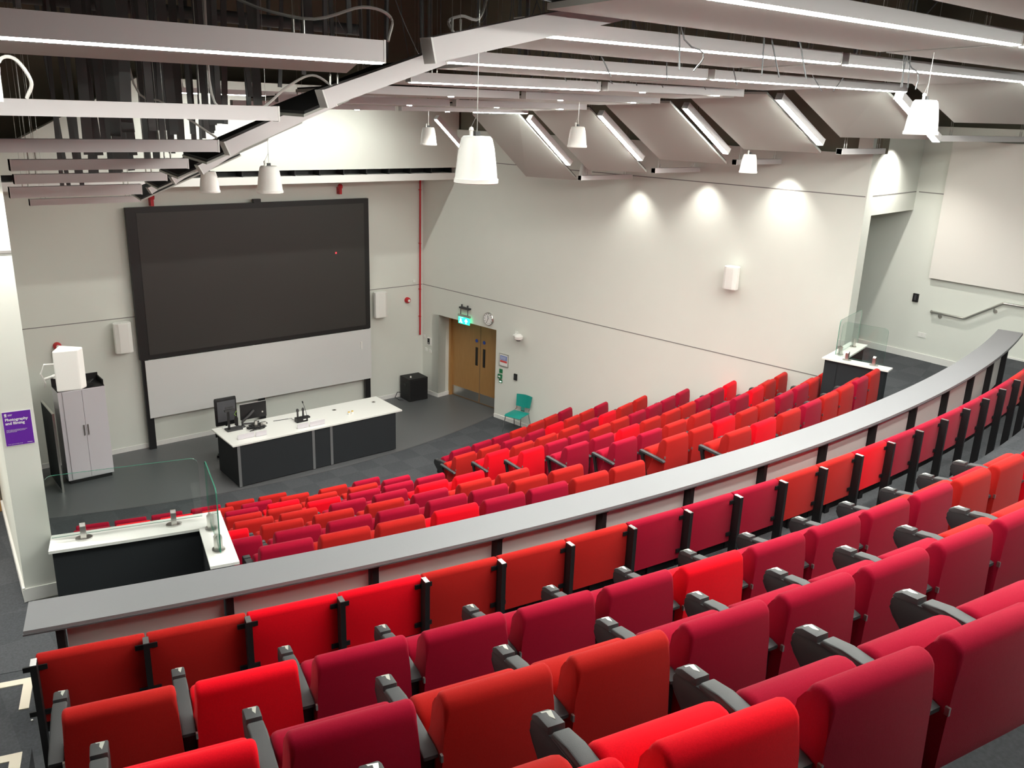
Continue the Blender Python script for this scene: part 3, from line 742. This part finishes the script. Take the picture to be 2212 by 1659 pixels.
# ------------------------------------------------------------------ screen wall
t = thing('display_board', 'huge switched-off display with black frame on the screen wall', 'display', (7.62, YF-.12, 0))
MB().box(-2.69, 2.69, -.05, .05, 1.97, 5.06).obj('frame', 'bezel', t)
MB().box(-2.50, 2.56, -.056, -.045, 2.06, 4.95).obj('screen', 'screen', t)
MB().box(1.80, 1.83, -.060, -.055, 3.84, 3.87).obj('standby_pixel', 'redglow', t)
MB().box(-.09, .07, -.07, .02, 5.06, 5.14).obj('sensor_box', 'blackmetal', t)
for x in (-2.60, -.14, 2.60):
    MB().box(x-.07, x+.07, -.045, .02, 0, 1.97).obj('leg', 'blackmetal', t)
t = thing('whiteboard', 'wide blank whiteboard under the black display', 'whiteboard', (7.65, YF-.17, 0))
MB().box(-2.64, 2.66, -.02, .0, .70, 1.955).obj('board', 'whiteboard', t)
MB().box(2.37, 2.41, -.04, -.02, 1.48, 1.66).obj('eraser', 'trimwhite', t)
def wall_speaker(T, s, z, dd, lab, tilt=0, w_=.33, h_=.62, yaw=0):
    p = T @ Vector((s, -dd, z)); e = math.atan2(T.col[0].y, T.col[0].x)
    t = thing('wall_speaker', lab, 'speaker', p, 0, 'white wall speakers')
    t.rotation_euler = (0, 0, e+yaw)
    prof = []
    b = MB()
    wb = w_/2
    b.poly([Vector(v) for z_ in (0, h_) for v in ((-wb*.72, 0, z_), (wb*.72, 0, z_), (wb, -.07, z_), (wb, -.16, z_), (wb*.55, -.20, z_), (-wb*.55, -.20, z_), (-wb, -.16, z_), (-wb, -.07, z_))],
           [(7, 6, 5, 4, 3, 2, 1, 0), (8, 9, 10, 11, 12, 13, 14, 15)]+[(i, (i+1) % 8, 8+(i+1) % 8, 8+i) for i in range(8)])
    o = b.obj('cabinet', 'speaker', t); mo = o.modifiers.new('bev', 'BEVEL'); mo.width = .012; mo.segments = 2
    MB().box(-wb*.53, wb*.53, -.205, -.199, .03, h_-.03).obj('grille', 'speaker', t)
    MB().box(-.04, .04, 0, dd, h_*.4, h_*.6).obj('bracket', 'trimwhite', t)
MF = Matrix.Translation((0, YF, 0))
wall_speaker(MF, 4.64, 2.19, .06, 'white speaker on the screen wall left of the display')
wall_speaker(MF, 10.6, 2.20, .06, 'white speaker on the screen wall right of the display')
wall_speaker(MR, 8.62, 4.14, .05, 'white speaker high on the long right wall', w_=.27, h_=.42)
# big speaker on the end of the left wall
t = thing('wall_speaker', 'large white speaker on a bracket beside the left wall end', 'speaker', (1.50, 7.50, 4.82), math.radians(62), 'white wall speakers'); t.scale = (.82, .82, .86); t.location.z = 4.84
b = MB(); b.poly([Vector(v) for z_ in (0, .40) for v in ((-.12, .11, z_), (-.05, -.10, z_), (.05, -.13, z_), (.12, .11, z_))], [(3, 2, 1, 0), (4, 5, 6, 7)]+[(i, (i+1) % 4, 4+(i+1) % 4, 4+i) for i in range(4)])
o = b.obj('cabinet', 'speaker', t); mo = o.modifiers.new('bev', 'BEVEL'); mo.width = .014; mo.segments = 2
o = MB().tube([(0, .10, .13), (-.02, .16, .13), (.0, .24, .10)], .014, 8).lathe([(.03, 0), (.03, .03)], 12, (0, .14, .11)).obj('bracket', 'trimwhite', t)
MB().tube([(-.05, .1, .26), (-.10, .2, .27), (-.1, .24, .18), (-.06, .22, .08), (-.03, .24, .03)], .008, 6).obj('cable', 'trimwhite', t)

# red pipe, alarms and small wall things
o = MB().tube([(11.81, YF-.06, 5.5), (11.81, YF-.06, 1.57)], .022, 8); 
for z in (5.2, 3.9, 2.75, 2.05): o.lathe([(.03, -.012), (.03, .012)], 10, (11.81, YF-.06, z)).box(11.80, 11.82, YF-.06, YF, z-.01, z+.01)
tag(o.obj('red_pipe', 'redpaint', None, True), 'thin red pipe down the front right corner of the room', 'pipe')
def sounder(p, lab, base=False):
    t = thing('alarm_sounder', lab, 'alarm', p)
    q = MB().lathe([(.075, 0), (.075, .05), (.055, .09), (.02, .1)], 18); o = q.obj('sounder_body', 'redpaint', t, True); o.rotation_euler = (PI/2, 0, 0)
    q = MB().lathe([(.035, .098), (.03, .112), (.01, .118)], 14); o = q.obj('beacon_lens', 'speaker', t, True); o.rotation_euler = (PI/2, 0, 0)
    if base: MB().box(-.10, .10, -.06, 0, -.28, -.09).obj('black_box', 'blackmetal', t)
sounder((3.46, YF, 2.46), 'red alarm over a black box at the left of the screen wall', True)
sounder((11.46, YF, 2.5), 'red alarm on the screen wall near the red pipe')
for x, z, lab in ((5.46, 5.20, 'small red beam clamp above the left corner of the display'), (9.62, 5.30, 'small red beam clamp above the right part of the display')):
    t = thing('red_bracket', lab, 'bracket', (x, YF-.12, z))
    MB().lathe([(.05, 0), (.06, .06), (.03, .10)], 12).obj('clamp_cup', 'redpaint', t, True)
    MB().box(-.03, .03, -.02, .12, -.13, .02).obj('clamp_plate', 'redpaint', t)

def onwall(s, z, d=0): return MR @ Vector((s, -d, z))
EW = math.atan2(WD.y, WD.x)
def wthing(name, label, cat, s, z, group=None): return thing(name, label, cat, onwall(s, z), EW, group)
# local frame: x along wall toward camera, y outward (into the wall), z up; the room is at -y
t = wthing('exit_sign', 'lit green exit sign hanging from a bracket over the oak doors', 'sign', 1.58, 2.13)
MB().box(-.19, .19, -.075, -.055, 0, .17).obj('sign_panel', 'exit', t)
q = MB().tube([(-.2, -.065, .20), (.2, -.065, .20)], .032, 12).obj('lamp_tube', 'steel', t, True)
q = MB().tube([(-.12, -.065, .22), (-.12, -.065, .38)], .010, 6).tube([(.12, -.065, .22), (.12, -.065, .38)], .010, 6).box(-.17, .17, -.08, 0, .37, .41).tube([(-.1, -.05, .41), (-.1, -.05, .47)], .02, 8).tube([(.1, -.05, .41), (.1, -.05, .47)], .02, 8)
q.obj('bracket', 'rubber', t)
q = MB(); q.poly([Vector(v) for v in ((.02, -.077, .075), (.065, -.077, .075), (.065, -.077, .02), (.095, -.077, .02), (.095, -.077, .075), (.14, -.077, .075), (.08, -.077, .145))], [tuple(range(7))])
q.box(-.13, -.08, -.078, -.0755, .04, .11); q.box(-.155, -.13, -.078, -.0755, .02, .05); q.box(-.08, -.05, -.078, -.0755, .02, .05); q.lathe([(.014, 0), (.014, .002)], 10, (-.10, -.077, .13)); q.box(-.17, -.02, -.077, -.0755, .15, .153)
q.obj('pictogram', 'exitwhite', t)
t = wthing('wall_clock', 'round white wall clock above the right door edge', 'clock', 2.36, 2.40)
def disc(mb, name, mt_, z0=0):
    o = mb.obj(name, mt_, t, True, 30); o.rotation_euler = (PI/2, 0, 0); return o
disc(MB().lathe([(.155, 0), (.160, .03), (.150, .045), (.142, .045), (.142, .03)], 40, cap=True), 'rim', 'steel')
disc(MB().lathe([(.142, .030), (.142, .034)], 40), 'dial', 'paper')
q = MB()
for k in range(12):
    a = k*PI/6; mz = Matrix.Rotation(-a, 4, 'Z'); q.box(-.006, .006, .105, .132, .034, .036, mz)
disc(q, 'numerals', 'ink')
q = MB(); q.box(-.006, .006, -.01, .08, .036, .038, Matrix.Rotation(math.radians(-352), 4, 'Z')); q.box(-.004, .004, -.015, .115, .038, .040, Matrix.Rotation(math.radians(-208), 4, 'Z')); disc(q, 'hands', 'ink')
t = wthing('security_camera', 'white dome camera on an arm to the right of the clock', 'camera', 3.42, 2.17)
MB().box(-.20, -.12, -.02, 0, -.02, .10).tube([(-.16, -.02, .04), (-.15, -.12, .02), (-.02, -.14, .03)], .022, 8).obj('mount_arm', 'speaker', t, True)
q = MB().lathe([(.02, 0), (.09, .01), (.11, .04), (.105, .09), (.06, .13), (.01, .14)], 20, (.03, -.15, -.04)); q.obj('camera_body', 'speaker', t, True)
MB().lathe([(.05, .0), (.05, .02)], 14, (.03, -.15, -.06)).obj('lens', 'ink', t)
t = wthing('framed_notice', 'silver framed notice with blue and red blocks beside the door', 'notice', 2.89, 1.34)
MB().box(-.145, .145, -.02, 0, 0, .31).obj('frame', 'steel', t); MB().box(-.125, .125, -.023, -.02, .02, .29).obj('sheet', 'paper', t)
MB().box(-.11, .11, -.025, -.0225, .155, .265).obj('blue_block', 'noticeblue', t); MB().box(-.11, .11, -.025, -.0225, .10, .148).obj('red_block', 'noticered', t)
q = MB()
for k in range(3): q.box(-.10, .08-.03*k, -.0245, -.0225, .045+k*.016, .051+k*.016)
for k in range(4): q.box(-.09, .07, -.0262, -.0248, .18+k*.018, .185+k*.018)
q.obj('text_lines', 'paper', t)
for z, h_, lab in ((1.16, .10, 'dark green square sign under the framed notice'), (.92, .08, 'lowest small green sign with white figure by the door')):
    t = wthing('green_sign', lab, 'sign', 2.80, z, 'green signs by the door'); MB().box(-.05, .05, -.012, 0, 0, h_).obj('sign_plate', 'green', t)
    MB().box(-.03, .03, -.014, -.0118, h_*.25, h_*.5).obj('sign_mark', 'exitwhite' if z < 1 else 'green', t)
t = wthing('break_glass_unit', 'green break-glass door release between two green signs', 'call point', 2.79, 1.03)
MB().box(-.055, .055, -.05, 0, 0, .10).obj('unit_body', 'green', t); MB().box(-.03, .035, -.053, -.05, .035, .07).obj('glass_window', 'paper', t)
t = wthing('card_reader', 'slim black card reader on the wall over the teal chair', 'card reader', 3.28, 1.10); MB().box(-.045, .045, -.03, 0, 0, .15).obj('reader_body', 'blackmetal', t); MB().box(-.02, .02, -.033, -.03, .03, .12).obj('reader_slot', 'rubber', t)
t = wthing('control_panel', 'black and white control panel left of the door recess', 'control panel', .27, 1.35); MB().box(-.07, .07, -.03, 0, -.03, .17).obj('panel_plate', 'trimwhite', t); MB().box(-.05, .03, -.034, -.03, 0, .15).obj('panel_display', 'ink', t); MB().box(-.03, .0, -.037, -.034, .02, .04).obj('panel_button', 'paper', t)
for s_, z, lab in ((.14, 1.14, 'left white socket plate below the control panel'), (.30, 1.12, 'right white socket plate below the control panel'), (.06, 1.48, 'white blank plate by the lower end of the red pipe')):
    t = wthing('socket_plate', lab, 'socket', s_, z); MB().box(-.04, .04, -.012, 0, 0, .08).obj('plate', 'trimwhite', t); MB().box(-.015, .015, -.016, -.012, .025, .055).obj('rocker', 'speaker', t)
t = thing('wall_camera', 'tiny white sensor on the screen wall by the red pipe', 'sensor', (11.66, YF, 2.93)); MB().box(-.04, .04, -.05, 0, 0, .06).obj('sensor_body', 'speaker', t); MB().lathe([(.02, 0), (.012, .03)], 10, (0, -.05, .03)).obj('sensor_eye', 'paper', t)

# alcove wall fittings
t = thing('card_reader', 'black card reader on the wall above the end of the handrail', 'card reader', (15.57, 7.42, 4.04)); MB().box(-.03, 0, -.05, .05, 0, .15).obj('reader_body', 'blackmetal', t); MB().box(-.034, -.03, -.02, .02, .03, .13).obj('reader_slot', 'rubber', t)
t = thing('socket_plate', 'double white socket low on the wall below the handrail', 'socket', (15.57, 7.19, 3.42)); MB().box(-.012, 0, -.075, .075, 0, .085).obj('plate', 'trimwhite', t); MB().box(-.016, -.012, -.05, -.02, .03, .06).box(-.016, -.012, .02, .05, .03, .06).obj('rocker', 'speaker', t)
t = thing('handrail', 'steel handrail with a raised section on the far right wall', 'handrail', (15.57, 6.0, 3.9))
MB().tube([(-.02, 1.09, .03), (-.07, 1.08, .03), (-.07, .50, .02)], .022, 12).tube([(-.07, .50, .02), (-.07, .47, .025), (-.07, -.07, .385), (-.07, -.10, .40)], .022, 12).tube([(-.07, -.10, .40), (-.07, -1.6, .42)], .022, 12).obj('rail', 'steel', t, True)
for y, z in ((.93, .03), (.03, .30), (-1.0, .4)):
    q = MB().tube([(-.07, y, z-.01), (-.05, y, z-.07), (0, y, z-.07)], .010, 8).obj('bracket', 'steel', t, True)
    q = MB().lathe([(.035, 0), (.035, .008)], 16); o = q.obj('bracket_rose', 'steel', t); o.location = (-.002, y, z-.07); o.rotation_euler = (0, -PI/2, 0)
o = MB().box(15.49, 15.567, 2.2, 7.22, 4.52, 6.88).obj('acoustic_panel', 'acoustic'); tag(o, 'large pale rectangular acoustic panel on the far right wall', 'wall panel')

# posters
def poster(T, name_lab, back=.0):
    t = thing('notice_poster', name_lab, 'poster'); t.matrix_world = T
    # local: x right, y up, z toward viewer ; size .20 x .28
    MB().box(-.105, .105, -.148, .148, 0, .002).obj('poster_border', 'paper', t)
    MB().box(-.100, .100, -.143, .143, .002, .003).obj('poster_sheet', 'purple', t)
    def tx(s, size, x, y, bold=0):
        o = link('lettering', text_mesh(s, size, .0004, 'LEFT', bold), t); o.data.materials.clear(); o.data.materials.append(M['paper']); o.location = (x, y, .0036)
    tx('Photography\nand filming', .0315, -.086, .068, .0008)
    tx('Lecture capture and filming may take place\nin this theatre during teaching sessions\nand events held here.', .0085, -.086, -.012)
    tx('Please speak to a member of staff', .0075, -.086, -.132)
    q = MB().lathe([(.009, 0), (.009, .0008)], 12, (-.078, .122, .003)); q.box(-.086, -.070, .104, .112, .003, .0038); q.obj('crest', 'paper', t)
    q = MB().box(-.062, -.03, .118, .121, .003, .0036).box(-.062, -.035, .110, .113, .003, .0036).box(.05, .086, -.130, -.127, .003, .0036); q.obj('small_lines', 'paper', t)
def frame_mat(p, ex, ey, ez):
    m_ = Matrix.Identity(4)
    for i, v in enumerate((ex, ey, ez, p)):
        for j in range(3): m_[j][i] = v[j]
    return m_
pe = ML @ Vector((10.724, .125, 0))
poster(frame_mat(Vector((pe.x-.0, pe.y, 4.56)), -LN, Vector((0, 0, 1)), LD), 'purple notice poster on the end of the left wall')
he = Vector((2.143, .23, 0)).normalized(); hn = Vector((he.y, -he.x, 0))
poster(frame_mat(Vector((13.457, 7.52, 4.98))+he*.14+hn*.002, he, Vector((0, 0, 1)), hn), 'purple notice poster on the return at the far end of the right wall')

# ------------------------------------------------------------------ stage furniture
DZ = .89
t = thing('lecture_desk', 'long dark lecture desk with white top and grey strips', 'desk', (7.5, 15.65, 0))
b = MB().prism([(-.55, DZ-.03), (.55, DZ-.03), (.55, DZ), (-.55, DZ)], -1.86, 1.90, .012, 2); b.obj('desktop', 'white', t, True, 50)
MB().box(-1.77, 1.74, -.53, .47, .02, DZ-.03).obj('desk_body', 'darkpanel', t)
MB().box(-1.70, 1.70, -.48, .40, 0, .02).obj('plinth', 'edge', t)
for x in (-1.77, -.22, .18): MB().box(x, x+.055, -.537, -.528, .01, DZ-.03).obj('trim_strip', 'strip', t)
for x in (.68, 1.64): 
    q = MB().lathe([(.045, 0), (.045, .004)], 16, (x, .23, DZ)).obj('cable_grommet', 'steel', t); 
    MB().box(x-.02, x+.02, .215, .245, DZ+.004, DZ+.007).obj('socket_face', 'ink', t)
def dthing(name, label, cat, x, y, rz=0): return thing(name, label, cat, (x, y, DZ), rz)
t = dthing('monitor', 'black computer monitor seen from behind on a desk arm', 'monitor', 6.20, 15.98)
MB().box(-.02, .52, .02, .05, .13, .45).obj('monitor_back', 'blackmetal', t); MB().box(-.02, .52, .05, .055, .44, .455).obj('monitor_rim', 'paper', t); MB().box(.42, .45, .015, .02, .22, .25).obj('badge', 'steel', t)
q = MB().lathe([(.06, 0), (.05, .02), (.022, .03), (.022, .12)], 14).tube([(0, 0, .11), (.14, -.02, .22), (.25, .02, .30)], .026, 8).tube([(0, 0, .06), (.18, -.12, .08), (.30, -.10, .09)], .02, 8); q.obj('monitor_arm', 'rubber', t, True)
t = dthing('document_camera', 'black document camera on a tall stem at the desk corner', 'document camera', 5.90, 15.92)
MB().box(-.06, .25, -.08, .10, 0, .03).obj('base', 'rubber', t); MB().box(-.02, .02, -.015, .015, .03, .42).obj('stem', 'blackmetal', t); MB().box(-.07, .13, -.03, .03, .40, .44).box(-.05, .10, -.02, .02, .47, .49).obj('camera_head', 'rubber', t)
o = MB().box(5.84, 6.10, 15.94, 16.15, DZ, DZ+.012).obj('paper_stack', 'paper'); tag(o, 'white paper beside the document camera', 'paper')
t = dthing('water_bottle', 'black bottle with a lime strap on the desk', 'bottle', 6.13, 16.12); MB().lathe([(.035, 0), (.037, .15), (.025, .19), (.025, .21)], 16).obj('bottle_body', 'blackmetal', t, True); MB().tube([(.0, 0, .21), (-.03, 0, .25), (.0, 0, .28), (.01, 0, .31)], .006, 6).obj('strap', 'lime', t)
t = dthing('cable_tangle', 'pile of black cables and adapters on the left of the desk', 'cables', 6.38, 15.72)
q = MB(); random.seed(5)
for k in range(9):
    pts = [(random.uniform(-.18, .2), random.uniform(-.1, .12), random.uniform(.01, .05)) for _ in range(5)]; q.tube(pts, .008, 6)
q.obj('cables', 'blackmetal', t)
MB().box(-.02, .03, .02, .07, 0, .16).box(.10, .22, .03, .07, .02, .10).obj('adapter', 'steel', t)
t = dthing('keyboard', 'dark keyboard flat on the left of the desk', 'keyboard', 6.50, 15.93, .1); MB().box(-.18, .18, -.06, .06, .0, .018).obj('keyboard_case', 'rubber', t); MB().box(-.17, .17, -.05, .05, .018, .022).obj('keys', 'blackmetal', t)
for x0, x1, y, lab in ((5.84, 6.17, 15.34, 'leftmost white upstand card on the desk edge'), (6.19, 6.41, 15.31, 'second white upstand card from the left on the desk'), (7.04, 7.28, 15.26, 'third white upstand card, before the microphones'), (7.30, 7.63, 15.24, 'rightmost white upstand card on the desk')):
    t = dthing('upstand_card', lab, 'card holder', x0, y, .0); MB().box(0, x1-x0, -.004, .004, 0, .10).obj('card', 'cabinet', t); MB().box(0, x1-x0, -.004, .06, 0, .004).obj('card_foot', 'white', t)
t = dthing('microphone_charger', 'black charging base holding two upright microphones', 'microphone dock', 7.30, 15.63)
MB().box(-.12, .12, -.06, .06, 0, .09).obj('dock', 'blackmetal', t); MB().box(.02, .08, -.064, -.06, .04, .06).obj('dock_label', 'paper', t)
for x, c in ((-.06, 'wood'), (.06, 'steel')):
    o = MB().lathe([(.02, .07), (.018, .20), (.027, .22), (.029, .25), (.015, .275)], 12, (x, .03, 0)).obj('microphone', 'rubber', t, True)
t = dthing('gooseneck_microphone', 'thin gooseneck microphone leaning over the desk', 'microphone', 7.50, 15.78)
MB().box(-.05, .05, -.05, .05, 0, .03).obj('base', 'blackmetal', t); MB().tube([(0, 0, .03), (-.03, 0, .18), (-.08, 0, .34)], .005, 6).obj('neck', 'blackmetal', t); MB().tube([(-.078, 0, .335), (-.09, 0, .37)], .014, 8).obj('capsule', 'blackmetal', t)
o = MB().box(7.44, 7.66, 15.50, 15.62, DZ, DZ+.004).obj('paper_sheet', 'paper'); tag(o, 'loose sheets right of the microphone dock', 'paper')
t = dthing('black_cable', 'thin black rod lying across the middle of the desk', 'cable', 6.83, 15.94); MB().tube([(0, 0, .006), (.31, -.04, .006)], .006, 6).obj('rod', 'blackmetal', t); MB().tube([(.31, -.04, .006), (.38, -.05, .01), (.36, -.14, .01), (.40, -.2, .01)], .004, 5).obj('lead', 'rubber', t)
for dx, dy, lab in ((0, 0, 'left small clear pot with a yellow cap on the desk'), (.09, .02, 'right small clear pot with a yellow cap on the desk')):
    t = dthing('capped_pot', lab, 'pot', 8.30+dx, 15.45+dy); MB().lathe([(.025, 0), (.028, .05)], 12).obj('pot', 'white', t); MB().lathe([(.024, .05), (.024, .065), (.012, .07)], 12).obj('cap', 'yellow', t)

def office_chair():
    t = thing('office_chair', 'black mesh office chair behind the lecture desk', 'office chair', (6.20, 16.85, 0))
    b = MB().prism([(-.03, .68), (0, .66), (.03, .68), (.05, 1.22), (.03, 1.26), (.0, 1.26), (-.02, 1.2)], -.23, .23, .02, 2); b.obj('back_frame', 'blackmetal', t, True)
    MB().box(-.19, .19, -.040, -.028, .76, 1.20).obj('back_mesh', 'mesh', t)
    MB().prism([(-.45, .44), (0, .44), (0, .50), (-.43, .52)], -.24, .24, .02, 2).obj('seat', 'blackmetal', t, True)
    for s in (-1, 1): MB().tube([(s*.25, -.05, .46), (s*.28, -.1, .66), (s*.28, -.32, .67)], .02, 8).obj('armrest', 'blackmetal', t, True)
    MB().tube([(0, -.22, .10), (0, -.22, .44)], .03, 10).tube([(0, 0, .47), (0, .03, .75)], .02, 8).obj('column', 'blackmetal', t)
    for k in range(5):
        a = k*2*PI/5; q = MB().tube([(0, -.22, .12), (.3*math.cos(a), -.22+.3*math.sin(a), .07)], .018, 8).lathe([(.028, 0), (.028, .05)], 10, (.3*math.cos(a), -.22+.3*math.sin(a), 0)); q.obj('castor_leg', 'blackmetal', t)
office_chair()

t = thing('storage_cabinet', 'tall pale two-door storage cabinet at the left of the stage', 'cabinet', (3.56, 17.05, 0))
MB().box(-.41, .41, 0, .45, .08, 1.86).obj('carcass', 'cabinet', t); MB().box(-.38, .38, .03, .43, 0, .08).obj('plinth', 'blackmetal', t)
MB().box(-.41, .41, 0, .45, 1.86, 1.872).box(-.41, .41, .43, .45, 1.872, 2.02).box(.39, .41, 0.05, .45, 1.872, 1.97).obj('top_tray', 'blackmetal', t)
for a, b_, hx in ((-.335, -.004, -.035), (.004, .335, .035)):
    d = MB().box(a, b_, -.016, 0, .10, 1.845).obj('door', 'cabinet', t); MB().box(hx-.012, hx+.012, -.035, -.016, .95, 1.16).obj('handle', 'steel', d)
MB().box(-.338, -.332, -.003, 0, .1, 1.85).box(.332, .338, -.003, 0, .1, 1.85).obj('reveal', 'groove', t)
t = thing('black_tray_kit', 'black equipment lying on top of the storage cabinet', 'equipment', (3.65, 17.2, 1.872)); MB().box(-.2, .15, -.05, .12, 0, .05).obj('device', 'blackbox', t); MB().tube([(.1, 0, .05), (.18, .05, .09), (.1, .1, .05)], .01, 6).obj('lead', 'rubber', t)
t = thing('folded_board', 'dark board with silver edge leaning beside the storage cabinet', 'board', (2.98, 16.75, 0), 0)
MB().box(-.012, .012, .02, .95, .03, 1.55).obj('board_face', 'darkpanel', t); MB().box(-.018, .018, -.0, .022, 0, 1.57).box(-.018, .018, .02, .95, 1.55, 1.57).obj('board_edge', 'steel', t)
t = thing('subwoofer', 'black cube subwoofer on the floor in the front right corner', 'subwoofer', (11.42, 17.78, 0), -.04)
o = MB().box(-.0, .0, 0, 0, 0, 0) if False else None
MB().box(-.23, .30, -.16, .30, .01, .59).obj('sub_cabinet', 'blackbox', t); MB().box(-.20, .27, -.168, -.16, .04, .56).obj('grille', 'blackmetal', t); MB().box(-.238, -.23, 0, .12, .38, .44).obj('recess_handle', 'ink', t); MB().lathe([(.022, .59), (.018, .63)], 10, (-.1, 0, 0)).obj('top_knob', 'speaker', t)
MB().tube([(-.2, .25, .15), (-.33, .28, .16), (-.42, .24, .05), (-.38, .1, .015), (-.28, .05, .015)], .01, 6).obj('lead', 'blackmetal', t)

# teal chair facing away from the right wall
t = thing('stacking_chair', 'teal plastic chair with chrome legs against the right wall', 'chair', (12.10, 14.47, .006), math.radians(108))
# local +y is the way it faces (-x world)
q = MB().prism([(-.19, .435), (.17, .43), (.215, .405), (.22, .415), (.18, .448), (-.19, .45)], -.215, .215, .006, 2); q.obj('seat', 'teal', t, True)
q = MB()
n = 8
for zz_ in (0, 1): pass
vs = []
for i in range(n+1):
    u = -1+2*i/n; x = u*.21; yy = -.25-.03*(1-u*u)
    vs.append([q.bm.verts.new(Vector(v)) for v in ((x*.9, yy+.02, .53+.02*abs(u)), (x*.9, yy+.008, .53+.02*abs(u)), (x, yy-.042, .83-.012*abs(u)), (x, yy-.030, .83-.012*abs(u)))])
for i in range(n):
    for k in range(4): q.bm.faces.new((vs[i][k], vs[i][(k+1) % 4], vs[i+1][(k+1) % 4], vs[i+1][k]))
q.bm.faces.new(vs[0][::-1]); q.bm.faces.new(vs[-1]); q.obj('backrest', 'teal', t, True)
for s in (-1, 1):
    MB().tube([(s*.24, .24, 0), (s*.205, .17, .425)], .010, 8).obj('leg', 'chrome', t, True)
    MB().tube([(s*.24, -.27, 0), (s*.205, -.17, .425)], .010, 8).obj('leg', 'chrome', t, True)
MB().tube([(-.205, .17, .425), (-.205, -.17, .425), (-.17, -.24, .50), (-.19, -.26, .60)], .010, 8).tube([(.205, .17, .425), (.205, -.17, .425), (.17, -.24, .50), (.19, -.26, .60)], .010, 8).box(-.05, .05, -.25, -.23, .44, .54).obj('frame', 'chrome', t, True)

for x, y, z, lab in ((.60, 5.35, 3.392, 'tiny white paper scrap on the carpet by the bench end'), (.62, 4.95, 3.567, 'tiny white paper scrap on the step near the bottom left')):
    if z < 4: tag(MB().box(x, x+.012, y, y+.012, z, z+.006).obj('paper_scrap', 'paper'), lab, 'litter')
